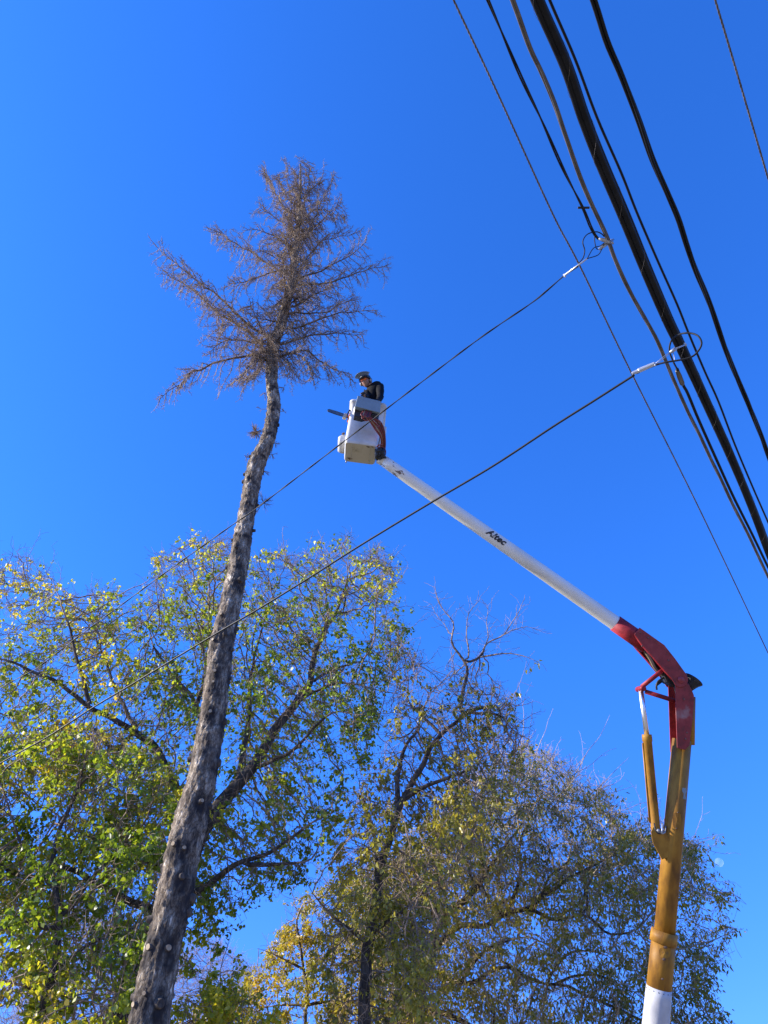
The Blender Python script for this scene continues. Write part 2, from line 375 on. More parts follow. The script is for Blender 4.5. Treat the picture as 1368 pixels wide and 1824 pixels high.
# big leafy tree behind the cut spruce
YA = 15.2
gx, gy = atY(200, 1880, YA).x, YA
limbsA = [(None, [Vector((gx - .5, YA, 0)), Vector((gx - .35, YA, 1.6))] + PY([(215, 1800), (262, 1690), (318, 1570), (362, 1478)], YA), .3, .16),
 (1, PY([(362, 1478), (400, 1425), (440, 1378), (468, 1340), (497, 1289), (526, 1251), (552, 1216), (555, 1192), (567, 1148), (582, 1116), (599, 1087), (625, 1020)], YA, .8), .155, .02),
 (1, PY([(552, 1216), (585, 1198), (628, 1181), (687, 1178)], YA + .5, .9), .04, .01),
 (1, PY([(520, 1256), (567, 1230), (614, 1216), (716, 1239)], YA + .4, -1), .04, .01),
 (1, PY([(450, 1368), (515, 1340), (585, 1271), (650, 1275)], YA + .2, -1.5), .05, .012),
 (1, PY([(318, 1570), (325, 1450), (289, 1347), (249, 1310), (208, 1283), (161, 1263), (128, 1232), (67, 1199), (-20, 1165)], YA, -1.2), .12, .018),
 (1, PY([(161, 1263), (140, 1180), (120, 1110), (95, 1030)], YA - .6, -.8), .05, .01),
 (1, PY([(249, 1310), (200, 1215), (175, 1120), (188, 1060)], YA - .4, 1.5), .05, .01),
 (1, PY([(208, 1350), (165, 1298), (90, 1300), (10, 1275)], YA, 1.2), .05, .012),
 (1, PY([(362, 1478), (372, 1380), (353, 1259), (319, 1216), (276, 1155), (262, 1090)], YA, 1), .08, .012),
 (1, PY([(353, 1259), (368, 1180), (373, 1108), (370, 1041), (355, 990)], YA + .5, .7), .05, .01),
 (1, PY([(420, 1400), (440, 1300), (448, 1200), (470, 1110), (500, 1030)], YA + .1, 1.5), .06, .01),
 (1, PY([(318, 1580), (350, 1588), (400, 1554), (432, 1536), (477, 1520), (512, 1497), (551, 1469), (593, 1449)], YA, -1), .075, .014),
 (1, PY([(432, 1540), (490, 1540), (548, 1533), (567, 1504)], YA - .4, -.6), .05, .012),
 (1, PY([(290, 1630), (200, 1590), (130, 1550), (40, 1560), (-60, 1500)], YA, -1.5), .08, .015),
 (1, PY([(318, 1560), (240, 1520), (160, 1490), (60, 1420)], YA, .8), .07, .012)]
polyA = [(-240, 1020), (-60, 1010), (20, 985), (60, 990), (110, 1040), (150, 1062), (190, 1040), (240, 1080), (280, 985), (345, 960), (400, 955), (470, 980), (540, 985), (590, 965), (625, 938), (700, 992),
         (722, 1060), (730, 1130), (705, 1190), (690, 1270), (660, 1330), (640, 1420), (590, 1500), (530, 1580), (440, 1612), (410, 1680), (350, 1740), (320, 1760), (-240, 1700)]
broadleaf('leafy_tree', 'big green and yellow leafy tree with spreading dark limbs right behind the bare cut trunk', 'tree', limbsA, polyA, YA + .5, 2.6, 7000,
          holes=[[(400, 1640), (470, 1600), (430, 1740), (380, 1740)], [(640, 940), (700, 940), (700, 985)], [(470, 1000), (520, 1000), (500, 1100)]],
          leafm=LG, nleaf=58000, L0=.074, Wr=.62, droop=.9, bare=lambda P: np.clip(1.25 - (P[:, 2] - 9) * .13 - np.clip(P[:, 0] - .0, 0, 3) * .1, .12, 1.1) * np.where(P[:, 1] < YA - .2, .4, 1), tintf=lambda P: .34 + .018 * (P[:, 2] - 9) - .02 * P[:, 0])
# lower left tree
YB = 13.4
bx = atY(74, 1792, YB).x
limbsB = [(None, [Vector((bx - .3, YB, 0)), Vector((bx - .15, YB, 1.5))] + PY([(74, 1792), (96, 1734), (106, 1653), (96, 1589), (100, 1500), (130, 1420)], YB), .12, .03),
 (1, PY([(96, 1734), (150, 1690), (215, 1660), (260, 1640)], YB, .8), .04, .01), (1, PY([(100, 1660), (50, 1640), (-10, 1660), (-60, 1630)], YB, -.8), .04, .01),
 (1, PY([(106, 1640), (170, 1560), (220, 1500), (270, 1420)], YB, .9), .04, .01), (1, PY([(96, 1589), (40, 1500), (10, 1420), (-20, 1350)], YB, -.6), .035, .01),
 (1, PY([(80, 1770), (30, 1750), (-40, 1740)], YB, -.6), .03, .01), (1, PY([(84, 1760), (140, 1780), (200, 1800)], YB, -.8), .03, .01)]
polyB = [(-200, 1340), (20, 1300), (100, 1285), (210, 1305), (290, 1350), (330, 1440), (310, 1560), (280, 1700), (260, 1830), (230, 1990), (-200, 1990)]
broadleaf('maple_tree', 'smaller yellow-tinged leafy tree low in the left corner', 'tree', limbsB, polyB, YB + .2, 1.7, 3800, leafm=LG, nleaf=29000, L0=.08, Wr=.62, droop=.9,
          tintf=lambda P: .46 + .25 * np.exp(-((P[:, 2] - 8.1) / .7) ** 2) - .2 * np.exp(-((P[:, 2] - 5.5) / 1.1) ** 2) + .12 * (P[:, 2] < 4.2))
# middle tree with a bare dark-limbed top
YC = 14.6
cx = atY(648, 1790, YC).x
limbsC = [(None, [Vector((cx, YC, 0)), Vector((cx, YC, 1.5))] + PY([(648, 1790), (657, 1678), (673, 1581), (689, 1510), (709, 1453), (717, 1423), (744, 1376), (781, 1312), (814, 1286), (834, 1269), (882, 1255)], YC), .17, .03),
 (1, PY([(709, 1445), (706, 1411), (712, 1372), (722, 1333), (744, 1296), (748, 1250)], YC, .6), .06, .015),
 (1, PY([(824, 1278), (824, 1232), (831, 1198), (828, 1181), (804, 1144), (808, 1111), (784, 1074), (774, 1047)], YC, -.2), .045, .008),
 (1, PY([(829, 1183), (858, 1168), (871, 1144), (902, 1124), (932, 1074)], YC, .5), .03, .006), (1, PY([(862, 1166), (908, 1165), (949, 1178)], YC, -.5), .022, .006),
 (1, PY([(829, 1183), (836, 1165), (831, 1124), (834, 1094), (855, 1070)], YC, -.5), .02, .006), (1, PY([(871, 1144), (868, 1110), (870, 1080)], YC, .3), .014, .005),
 (1, PY([(805, 1135), (790, 1110), (768, 1075)], YC, .3), .012, .005), (1, PY([(902, 1124), (930, 1115), (957, 1122)], YC, .3), .012, .005),
 (1, PY([(834, 1269), (851, 1270), (885, 1272), (908, 1296), (942, 1316)], YC, -.8), .035, .012),
 (1, PY([(781, 1310), (750, 1269), (730, 1249), (727, 1218), (722, 1180)], YC, .6), .035, .01), (1, PY([(752, 1270), (764, 1238), (745, 1215)], YC, -.4), .02, .008),
 (1, PY([(717, 1423), (770, 1395), (830, 1370), (880, 1330)], YC, -.8), .05, .012), (1, PY([(676, 1570), (668, 1500), (650, 1450), (640, 1390)], YC, .8), .04, .01),
 (1, PY([(657, 1678), (600, 1640), (560, 1590)], YC, -.8), .04, .012), (1, PY([(660, 1660), (720, 1620), (770, 1570)], YC, -.9), .04, .012)]
polyC = [(690, 1130), (735, 1150), (765, 1190), (850, 1215), (905, 1225), (935, 1300), (925, 1400), (860, 1500), (800, 1600), (780, 1800), (600, 1900), (560, 1640), (600, 1500), (630, 1420), (690, 1300), (690, 1200)]
broadleaf('bare_topped_tree', 'slender tree in the middle with twisting dark limbs and a leafless top', 'tree', limbsC, polyC, YC, 1.7, 3200, step=.14, tip=.0036,
          leafm=LD, nleaf=11000, L0=.08, Wr=.5, droop=1.0, bare=lambda P: np.clip(1.35 - (P[:, 2] - 5.5) * .24, .03, 1), tintf=lambda P: .56 + 0 * P[:, 2], fixtw=2, twl=.3, twd=.04, twigm='twig')
# big grey-green tree at right behind the lift
YD = 19.6
dx = atY(747, 1774, YD).x
def shoot(l, dy=0): return (1, PY(l, YD - .8, dy), .02, .004)
limbsD = [(None, [Vector((dx - .2, YD, 0)), Vector((dx - .1, YD, 1.8))] + PY([(745, 1800), (763, 1726), (786, 1639), (830, 1600), (862, 1560), (854, 1503), (845, 1462), (862, 1400)], YD), .2, .04),
 (1, PY([(775, 1690), (820, 1650), (870, 1648), (903, 1620), (927, 1622), (960, 1601), (978, 1560), (1012, 1535), (1020, 1490)], YD, -.6), .08, .015),
 (1, PY([(880, 1640), (935, 1618), (990, 1640), (1042, 1630), (1083, 1664), (1132, 1656), (1173, 1621), (1230, 1612)], YD - .3, -.8), .055, .01),
 (1, PY([(763, 1726), (830, 1750), (900, 1722), (970, 1752), (1060, 1735), (1130, 1768), (1240, 1750)], YD, .8), .055, .01),
 (1, PY([(960, 1601), (1040, 1550), (1110, 1520), (1180, 1530)], YD, .8), .05, .012), (1, PY([(862, 1560), (920, 1480), (960, 1420)], YD, .6), .05, .012),
 (1, PY([(786, 1639), (740, 1560), (720, 1480)], YD, .8), .06, .012), (1, PY([(755, 1750), (690, 1700), (640, 1650)], YD, -.8), .06, .012),
 (1, PY([(1132, 1662), (1190, 1690), (1250, 1680), (1310, 1660)], YD - 1, .6), .03, .01),
 (1, PY([(1000, 1750), (1100, 1800), (1200, 1830), (1270, 1800)], YD, -1), .05, .012), (1, PY([(780, 1800), (900, 1850), (1050, 1900)], YD, -1.2), .06, .015),
 (1, PY([(903, 1625), (925, 1560), (930, 1490), (955, 1430), (960, 1370)], YD, .3), .045, .008), (1, PY([(1042, 1632), (1050, 1570), (1085, 1520), (1090, 1480)], YD - .5, .3), .035, .008),
 (1, PY([(1140, 1655), (1165, 1580), (1160, 1520)], YD - .8, .3), .03, .008), (1, PY([(820, 1745), (870, 1690), (940, 1670), (985, 1690)], YD, -.9), .045, .01), (1, PY([(970, 1750), (1010, 1700), (1075, 1700), (1110, 1720)], YD + .4, -.6), .04, .01),
 shoot([(919, 1460), (925, 1380), (932, 1316), (932, 1265), (925, 1218)]), shoot([(979, 1450), (1036, 1360), (1070, 1309), (1085, 1272)], -.4), shoot([(1019, 1440), (1087, 1383), (1120, 1350)], -.3),
 shoot([(929, 1440), (952, 1349), (969, 1309), (985, 1262)], .3), shoot([(1000, 1470), (1070, 1420), (1130, 1402)], -.5), shoot([(880, 1430), (890, 1350), (905, 1300)], .3),
 shoot([(1180, 1530), (1230, 1500), (1290, 1485)], .4), shoot([(1240, 1600), (1300, 1590), (1330, 1610)], .3)]
polyD = [(640, 1560), (740, 1500), (800, 1420), (850, 1370), (905, 1325), (1000, 1345), (1060, 1400), (1130, 1475), (1185, 1475), (1235, 1500), (1255, 1570), (1330, 1650), (1290, 1700), (1262, 1760), (1300, 1830), (1270, 1990), (600, 1990), (600, 1700), (640, 1560)]
broadleaf('broad_tree', 'broad grey-green tree with long pale shoots filling the lower right behind the lift arm', 'tree', limbsD, polyD, YD, 2.5, 5600, step=.19, kill=.225,
          twigs=3, tip=.004, up=.16, leafm=LD, nleaf=54000, L0=.1, Wr=.42, droop=1.1, bare=lambda P: np.clip(1.3 - (P[:, 2] - 7.9) * .42, .05, 1) * np.where(P[:, 1] < YD - .5, .6, 1), tintf=lambda P: np.clip(.66 - .04 * (P[:, 0] - 1), .45, .75), twl=.42, twd=-.05, shoots=.3, shl=1.15, twigm='pale_twig', lobed=False, spread=.09, clump=.25)
# golden tree low in the middle
YE = 20.5
ex = atY(545, 1800, YE).x
limbsE = [(None, [Vector((ex, YE, 0)), Vector((ex, YE, 1.5))] + PY([(545, 1800), (541, 1726), (529, 1645), (540, 1610)], YE), .09, .02), (1, PY([(541, 1740), (590, 1690), (620, 1620)], YE, .6), .035, .01),
 (1, PY([(541, 1726), (490, 1700), (460, 1690)], YE, -.5), .03, .01), (1, PY([(545, 1790), (470, 1790), (430, 1780)], YE, .4), .03, .01), (1, PY([(545, 1790), (640, 1770), (700, 1700)], YE, .9), .04, .01)]
polyE = [(300, 1990), (310, 1830), (360, 1780), (425, 1765), (470, 1700), (505, 1625), (560, 1575), (640, 1545), (720, 1510), (790, 1520), (800, 1650), (760, 1990)]
broadleaf('golden_tree', 'golden brown autumn tree at the bottom middle, below the sky gap', 'tree', limbsE, polyE, YE + .8, 1.8, 3000, step=.18, kill=.22, leafm=LY, nleaf=36000, L0=.09, Wr=.5, droop=.8,
          tintf=lambda P: np.clip(.32 - .12 * (P[:, 0] + 1.8), .1, .4), lobed=False, twl=.3)
# young tree whose top just reaches into the frame beside the cut trunk
YF = 13.9
fx = atY(375, 1850, YF).x
limbsF = [(None, [Vector((fx, YF, 0)), Vector((fx, YF, 1.2))] + PY([(378, 1900), (372, 1830), (380, 1790)], YF), .06, .015), (1, PY([(375, 1850), (410, 1820), (440, 1800)], YF, .3), .02, .006), (1, PY([(375, 1860), (340, 1810), (325, 1780)], YF, -.3), .02, .006)]
broadleaf('young_tree', 'sparse yellow-green treetop at the bottom edge, right beside the cut trunk', 'tree', limbsF, [(300, 1990), (305, 1790), (345, 1765), (400, 1752), (450, 1765), (500, 1800), (520, 1990)], YF, .9, 900, leafm=LG, nleaf=6500, L0=.075, Wr=.55, droop=.8, tintf=lambda P: .58 + 0 * P[:, 2], twl=.26)
# far leafless trees
for (cxp, top, base, w, Y, lab, n) in ((375, 1665, 1830, 100, 55, 'far leafless lilac-grey tree low in the gap right of the cut trunk', 2600), (130, 1600, 1830, 150, 31, 'far leafless lilac-grey tree glimpsed through leaves at the lower left', 2200)):
    b = atY(cxp, base, Y)
    lm = [(None, [Vector((b.x, Y, 0)), Vector((b.x + .1, Y, 2))] + PY([(cxp, base), (cxp, (base + top) / 2), (cxp, top + 30)], Y), .09, .02)]
    pl = [(cxp - w * .7, top + 60), (cxp - w * .35, top + 5), (cxp + w * .1, top), (cxp + w * .45, top + 40), (cxp + w * .75, top + 60), (cxp + w * .9, base), (cxp + w * .6, base + 120), (cxp - w * .6, base + 120), (cxp - w * .8, base)]
    broadleaf('bare_tree', lab, 'tree', lm, pl, Y, 3, n, step=.32, kill=.38, tip=.0055, twl=.9, twigs=4, twd=-.06, bark='bark', twigm='lilac_twig', shoots=0)

# ------------------------------------------------------------------ DEAD SPRUCE
YS = 9.7
core = [(236, 1960, 40), (250, 1880, 38), (264, 1824, 37), (275, 1760, 35), (291, 1688, 33), (313, 1586, 33), (326, 1516, 31), (346, 1435, 28.5), (358, 1400, 27), (368, 1340, 25), (379, 1276, 23), (388, 1210, 22.5), (397, 1142, 21.5), (408, 1090, 20), (418, 1041, 18.5),
        (427, 990, 17), (435, 940, 16), (443, 900, 15), (450, 855, 15.2), (462, 815, 15.5), (475, 790, 13), (483, 758, 12), (488, 720, 11.6), (484, 681, 10.8), (485, 635, 10), (489, 610, 9.2), (502, 573, 8.6), (511, 538, 8), (519, 505, 7.2), (525, 460, 5.8), (529, 421, 4.6), (533, 385, 3.2), (534, 350, 2.2), (535, 320, 1.4), (535, 292, .7)]
cp = []; cr = []
for x, y, h in core:
    r = ray(x, y); d = YS / r.y; cp.append(CAM + r * d); cr.append(h * d / F * .88)
b0 = cp[0]; cp = [Vector((b0.x - .12, YS, 0)), Vector((b0.x - .06, YS, max(.7, b0.z * .5)))] + cp; cr = [cr[0] * 1.35, cr[0] * 1.08] + cr
spine = smooth_path(cp, 6); sr = []
for i in range(len(cp) - 1):
    for j in range(6): sr.append(cr[i] + (cr[i + 1] - cr[i]) * j / 6)
sr.append(cr[-1])
def core_at(z):
    for i in range(len(spine) - 1):
        if spine[i].z <= z <= spine[i + 1].z:
            t = (z - spine[i].z) / (spine[i + 1].z - spine[i].z + 1e-9); return spine[i].lerp(spine[i + 1], t), sr[i] + (sr[i + 1] - sr[i]) * t
    return spine[-1], sr[-1]
spruce = empty('dead_spruce', (cp[0].x, YS, 0), 'tall dead spruce with sawn-off lower branches and a thin brown crown', 'tree')
m = mat('spruce bark', (.2, .17, .15), .92); N, L, b = nodes(m); tc = N.new('ShaderNodeTexCoord'); mp = N.new('ShaderNodeMapping'); mp.inputs['Scale'].default_value = (1, 1, .38)
vo = N.new('ShaderNodeTexVoronoi'); vo.feature = 'DISTANCE_TO_EDGE'; vo.inputs['Scale'].default_value = 26
nz = N.new('ShaderNodeTexNoise'); nz.inputs['Scale'].default_value = 11; nz.inputs['Detail'].default_value = 12; nz.inputs['Roughness'].default_value = .72
nw = N.new('ShaderNodeTexNoise'); nw.inputs['Scale'].default_value = 9; nw.inputs['Detail'].default_value = 4
ax = N.new('ShaderNodeVectorMath'); ax.operation = 'SCALE'; ax.inputs['Scale'].default_value = .12; av = N.new('ShaderNodeVectorMath')
L.new(tc.outputs['Object'], mp.inputs[0]); L.new(mp.outputs[0], nz.inputs['Vector']); L.new(mp.outputs[0], nw.inputs['Vector']); L.new(nw.outputs['Color'], ax.inputs[0]); L.new(ax.outputs[0], av.inputs[0]); L.new(mp.outputs[0], av.inputs[1]); L.new(av.outputs[0], vo.inputs['Vector'])
rc = ramp(N, [(.36, (.034, .022, .013)), (.45, (.14, .1, .066)), (.53, (.33, .255, .175)), (.62, (.72, .6, .45))]); L.new(nz.outputs[0], rc.inputs[0])
rv = ramp(N, [(0, (.22, .2, .18)), (.12, (1, 1, 1))]); L.new(vo.outputs['Distance'], rv.inputs[0])
mu = N.new('ShaderNodeMix'); mu.data_type = 'RGBA'; mu.blend_type = 'MULTIPLY'; mu.inputs[0].default_value = .75; L.new(rc.outputs[0], mu.inputs[6]); L.new(rv.outputs[0], mu.inputs[7]); at = N.new('ShaderNodeAttribute'); at.attribute_name = 'tint'; mk = N.new('ShaderNodeMix'); mk.data_type = 'RGBA'; mk.inputs[7].default_value = (.022, .015, .012, 1)
L.new(at.outputs['Fac'], mk.inputs[0]); L.new(mu.outputs[2], mk.inputs[6]); L.new(mk.outputs[2], b.inputs['Base Color'])
bp = N.new('ShaderNodeBump'); bp.inputs['Strength'].default_value = 1; bp.inputs['Distance'].default_value = .025; L.new(mu.outputs[2], bp.inputs['Height']); L.new(bp.outputs[0], b.inputs['Normal'])
M['spruce_bark'] = m
# sawn stubs
stubs = [(317, 1430, 1, 1), (362, 1436, 1, .9), (377, 1437, 1, .9), (316, 1513, .9, 1), (334, 1520, 1, .8), (272, 1693, 1, 1.25), (306, 1695, 1, 1.15), (230, 1776, 1, 1.3), (266, 1776, .9, .8), (247, 1794, .5, 1), (291, 1792, 0, 1.2), (286, 1542, .5, .9),
         (387, 1207, 1, .8), (411, 1208, 1, .9), (361, 1205, 1, 1), (357, 1220, .6, .8), (379, 1278, 1, .9), (345, 1276, 1, 1.1), (402, 1286, 0, 1.2), (414, 1162, 1, .8), (384, 1226, .4, .7), (399, 1359, 0, 1.4), (341, 1352, 0, 1), (398, 1106, .8, .8), (388, 1080, 0, 1), (430, 1041, 0, 1.1),
         (403, 1010, 0, 1), (412, 962, 0, .9), (452, 945, 0, .8), (443, 813, .3, 1.5), (435, 845, .9, 1.3), (434, 858, 0, 1.1), (498, 757, 0, 1.1), (404, 1140, 0, .8), (349, 1600, 0, 1.8), (347, 1625, 0, 1.5), (270, 1640, 0, 1), (384, 1150, .7, .8), (425, 1120, 0, .8), (460, 900, 0, 1), (423, 985, 0, .8), (330, 1570, 0, .9)]
# trunk mesh with real relief
V = []; K = 72; dense = []; dr = []
for i in range(len(spine) - 1):
    n = max(1, int((spine[i + 1] - spine[i]).length / .028))
    for j in range(n): dense.append(spine[i].lerp(spine[i + 1], j / n)); dr.append(sr[i] + (sr[i + 1] - sr[i]) * j / n)
dense.append(spine[-1]); dr.append(sr[-1])
for i, p in enumerate(dense):
    rr_ = dr[i]
    for j in range(K):
        a = 2 * math.pi * j / K; u = Vector((math.cos(a), math.sin(a), 0)); q = p + u * rr_
        s = Vector((q.x * 9, q.y * 9, q.z * 3.6))
        h = noise.noise(s) * .3 + abs(noise.noise(s * 2.4 + Vector((4, 4, 4)))) * .8 + abs(noise.noise(s * 5.2)) * .8
        lump = noise.noise(Vector((q.x * 3, q.y * 3, q.z * 1.7)))
        V.append(p + u * (rr_ * (1 + .07 * lump) + h * (.026 + .08 * rr_)))
nr = len(dense); I = np.arange(nr - 1)[:, None] * K; J = np.arange(K)[None]
Q = np.stack([I + J, I + (J + 1) % K, I + K + (J + 1) % K, I + K + J], 2).reshape(-1, 4)
VA = np.array([tuple(v) for v in V]); kn = np.zeros(len(VA))
for x, y, cutv, sz in stubs:
    q = atY(x, y, YS); c, r = core_at(q.z); a = math.asin(max(-1, min(1, (q.x - c.x) / (r * 1.12)))); u = c + Vector((math.sin(a), -math.cos(a), 0)) * r
    dd = VA - np.array(tuple(u)); dd[:, 2] = (dd[:, 2] + .05) * .5; kn = np.maximum(kn, np.clip(1.6 - np.linalg.norm(dd, axis=1) / (.085 * sz), 0, 1))
for zz in np.arange(6, 17.5, .62):            # old whorl scars
    for _ in range(3):
        a = random.uniform(-1.5, 1.5); c, r = core_at(zz + random.uniform(-.1, .1)); u = c + Vector((math.sin(a), -math.cos(a), 0)) * r; dd = VA - np.array(tuple(u)); dd[:, 2] *= 1.5; kn = np.maximum(kn, np.clip(1.5 - np.linalg.norm(dd, axis=1) / .06, 0, 1))
kn *= np.array([.95 + .7 * noise.noise(Vector(v) * 14) for v in VA])
link('trunk', np_mesh('trunk', VA, Q, np.clip(kn, 0, 1)), m, spruce, True)
for x, y, cutv, sz in stubs:
    q = atY(x, y, YS); c, r = core_at(q.z); dxn = max(-1, min(1, (q.x - c.x) / (r * 1.12))); a = math.asin(dxn)
    u = Vector((math.sin(a), -math.cos(a), 0)); s = Vector((u.x, u.y, -.12 + .1 * random.random())).normalized()
    sz = min(sz, 1.3) * (1.35 if cutv < .2 else 1); rad = .025 * sz * (.8 if y < 1000 else 1.0); base = c + u * (r * .8); end = c + u * (r * 1.03) + s * (.035 + .025 * random.random())
    g = MB(); path = [base, base.lerp(end, .45), base.lerp(end, .9), end, end + s * .001]; g.tube(path, [rad * 2.0, rad * 1.45, rad * 1.15, rad * 1.04, rad * .99], 14, cap=False)
    n_ = len(g.v); vs = g.v[-14:]; g.add(vs, [tuple(range(14))], 1 if cutv > .2 else 0)
    # collar of torn bark round the stub
    obj('branch_stub', g, [M['bark'], M['cut']], spruce, True)
# crown
def z2(l): return [(260 + x / 2.974, 270 + y / 2.974) for x, y in l]
BR = [([(640, 1100), (560, 1085), (420, 1100), (300, 1150), (240, 1160), (180, 1230), (60, 1310)], 1.0, -.3), ([(640, 1060), (560, 970), (480, 910), (400, 870), (330, 800), (200, 700), (90, 640)], 1.15, .2), ([(640, 980), (500, 880), (400, 780), (280, 690), (180, 610), (50, 500)], 1.1, -.5),
      ([(730, 650), (640, 590), (560, 540), (470, 490), (400, 440), (340, 430)], .8, .4), ([(745, 610), (650, 540), (590, 520)], .6, -.7), ([(770, 500), (700, 460), (620, 420), (510, 410)], .7, -.4), ([(725, 630), (600, 660), (530, 690), (440, 700)], .8, -.6), ([(780, 420), (730, 290), (680, 210), (640, 150), (620, 100)], .5, .3),
      ([(780, 420), (700, 360), (640, 320), (600, 290)], .5, -.5), ([(660, 1050), (600, 1070), (560, 1110), (510, 1180), (470, 1230)], .8, -.8), ([(650, 1030), (500, 1000), (400, 1010), (320, 1080)], .8, .7), ([(650, 1020), (570, 860), (540, 820)], .6, -.6), ([(660, 980), (620, 1100), (590, 1170), (540, 1210)], .6, -1),
      ([(690, 1090), (760, 1070), (850, 1050), (930, 1110), (1000, 1150), (1085, 1180)], .95, -.3), ([(710, 1020), (800, 1000), (900, 970), (1040, 970), (1150, 970)], .9, .3), ([(740, 940), (800, 930), (900, 900), (1000, 860), (1100, 850), (1235, 840)], .95, -.2), ([(760, 860), (870, 860), (960, 850), (1040, 800), (1110, 780)], .8, .6),
      ([(780, 820), (880, 770), (960, 720), (1010, 710)], .7, -.7), ([(790, 710), (920, 700), (1040, 670), (1150, 630), (1290, 600)], .95, .2), ([(800, 680), (920, 630), (1010, 590), (1100, 540), (1170, 480)], .85, -.3), ([(800, 640), (860, 560), (920, 480), (1000, 460), (1150, 420)], .8, .5),
      ([(810, 460), (880, 380), (940, 240), (1000, 120)], .55, .2), ([(810, 400), (900, 300), (1000, 340), (1055, 350)], .5, -.4), ([(810, 480), (950, 350), (1040, 270)], .6, -.3), ([(690, 1080), (750, 1130), (770, 1200)], .55, -.7), ([(700, 1050), (820, 1080), (860, 1140), (870, 1210)], .6, -.7),
      ([(770, 520), (770, 400), (765, 250), (740, 70)], .6, -.3), ([(815, 330), (860, 200), (862, 50)], .5, .1), ([(815, 300), (800, 180), (790, 90)], .4, -.1), ([(815, 260), (900, 180), (925, 170)], .35, .1), ([(815, 300), (720, 200), (715, 110)], .4, .3), ([(700, 930), (740, 800), (770, 680), (800, 560)], .9, -1.1),
      ([(760, 760), (700, 800), (660, 860)], .6, -.9), ([(750, 720), (690, 700), (640, 780)], .6, -.8), ([(800, 560), (800, 480), (830, 420)], .6, -.9), ([(690, 1000), (740, 960), (760, 920)], .7, -.9), ([(820, 380), (860, 350), (900, 380), (960, 370)], .45, -.4), ([(800, 450), (740, 440), (690, 480), (640, 500)], .5, .5)]
tw = [[], []]
def spruce_branch(pts, size, az):
    """one limb with laterals and fine dead twigs; pts are world points"""
    path = smooth_path(pts, 6); n = len(path); r0 = .028 * size; rad = [max(.004, r0 * (1 - i / (n - 1)) ** .75 + .003) for i in range(n)]
    path = [p + Vector((noise.noise(p * 3), noise.noise(p * 3 + Vector((7, 0, 0))), noise.noise(p * 3 + Vector((0, 7, 0))))) * .05 * min(1, i / 4) for i, p in enumerate(path)]
    g = MB(); g.tube(path, rad, 7)
    S = []; ln = sum((path[i + 1] - path[i]).length for i in range(n - 1)); m_ = int(ln / .055)
    for i in range(n - 1): S.append((path[i], path[i + 1], .002, .002))
    for k in range(int(m_ * .1), m_):
        f = k / m_ * (n - 1); i = min(n - 2, int(f)); p = path[i].lerp(path[i + 1], f - i); t = (path[min(n - 1, i + 1)] - path[i]).normalized()
        side = t.cross(Vector((0, 0, 1))).normalized() * (1 if k % 2 else -1)
        frac = k / m_; L1 = (.52 * (1 - frac) ** .42 * min(1, .5 + frac * 2) + .14) * (.55 + .7 * random.random()) * min(1.15, .55 + size * .5)
        if random.random() < .12: L1 *= 1.5
        d = (t * (.75 + .4 * random.random()) + side * (.8 + .4 * random.random()) + Vector((0, 0, random.uniform(-.95, .2)))).normalized()
        q = p; lp = [p]; ns = max(3, int(L1 / .06))
        for s in range(ns):
            d = (d + Vector((random.gauss(0, .13), random.gauss(0, .13), random.gauss(-.1, .12)))).normalized(); q = q + d * (L1 / ns); lp.append(q)
            for _ in range(3 if random.random() < .6 else 2):
                e = (d * .6 + Vector((random.gauss(0, .8), random.gauss(0, .8), random.gauss(-.3, .7)))).normalized(); l2 = random.uniform(.04, .15)
                a = q - d * random.uniform(0, .03); c = a + e * l2 * .5; e2 = (e + Vector((random.gauss(0, .4), random.gauss(0, .4), random.gauss(-.15, .4)))).normalized()
                S.append((a, c, .0042, .0034)); S.append((c, c + e2 * l2 * .5, .0034, .002))
                if random.random() < .75:
                    e3 = (e + Vector((random.gauss(0, .8), random.gauss(0, .8), random.gauss(0, .8)))).normalized(); S.append((c, c + e3 * random.uniform(.03, .07), .0026, .0016))
        for s in range(ns): S.append((lp[s], lp[s + 1], .0075 * (1 - s / ns) + .003, .0075 * (1 - (s + 1) / ns) + .003))
    return g, S
def seg_mesh(name, S):
    A = np.array([tuple(s[0]) for s in S]); B = np.array([tuple(s[1]) for s in S]); ra = np.array([s[2] for s in S]); rb = np.array([s[3] for s in S])
    t = B - A; t /= np.maximum(1e-9, np.linalg.norm(t, axis=1))[:, None]; ref = np.array([.3, .9, .2]); u = np.cross(t, ref); u /= np.maximum(1e-6, np.linalg.norm(u, axis=1))[:, None]; w = np.cross(t, u)
    a = np.arange(3) * 2 * math.pi / 3; rg = u[:, None] * np.cos(a)[None, :, None] + w[:, None] * np.sin(a)[None, :, None]
    V = np.concatenate([A[:, None] + rg * ra[:, None, None], B[:, None] + rg * rb[:, None, None]], 1).reshape(-1, 3)
    Q = np.array([[0, 1, 4, 3], [1, 2, 5, 4], [2, 0, 3, 5]]); return np_mesh(name, V, ((np.arange(len(S)) * 6)[:, None, None] + Q[None]).reshape(-1, 4))
def add_branch(pts, size, az):
    g, S = spruce_branch(pts, size, az); o = obj('branch', g, M['spruce_limb'], spruce, True)
    if S: link('twigs', seg_mesh('twigs', S), M['dead_twig'], o)
for l, size, az in BR:
    px = z2(l); r0 = atY(px[0][0], px[0][1], YS); c, rr_ = core_at(r0.z); L0 = abs(px[-1][0] - px[0][0]) * 17 / F
    pts = [c]
    for k, (x, y) in enumerate(px): pts.append(atY(x, y, YS + az * (k + .3) / len(px) * max(.8, L0 * .7)))
    if (pts[1] - pts[0]).length < .05: pts.pop(1)
    add_branch(pts, size, az)
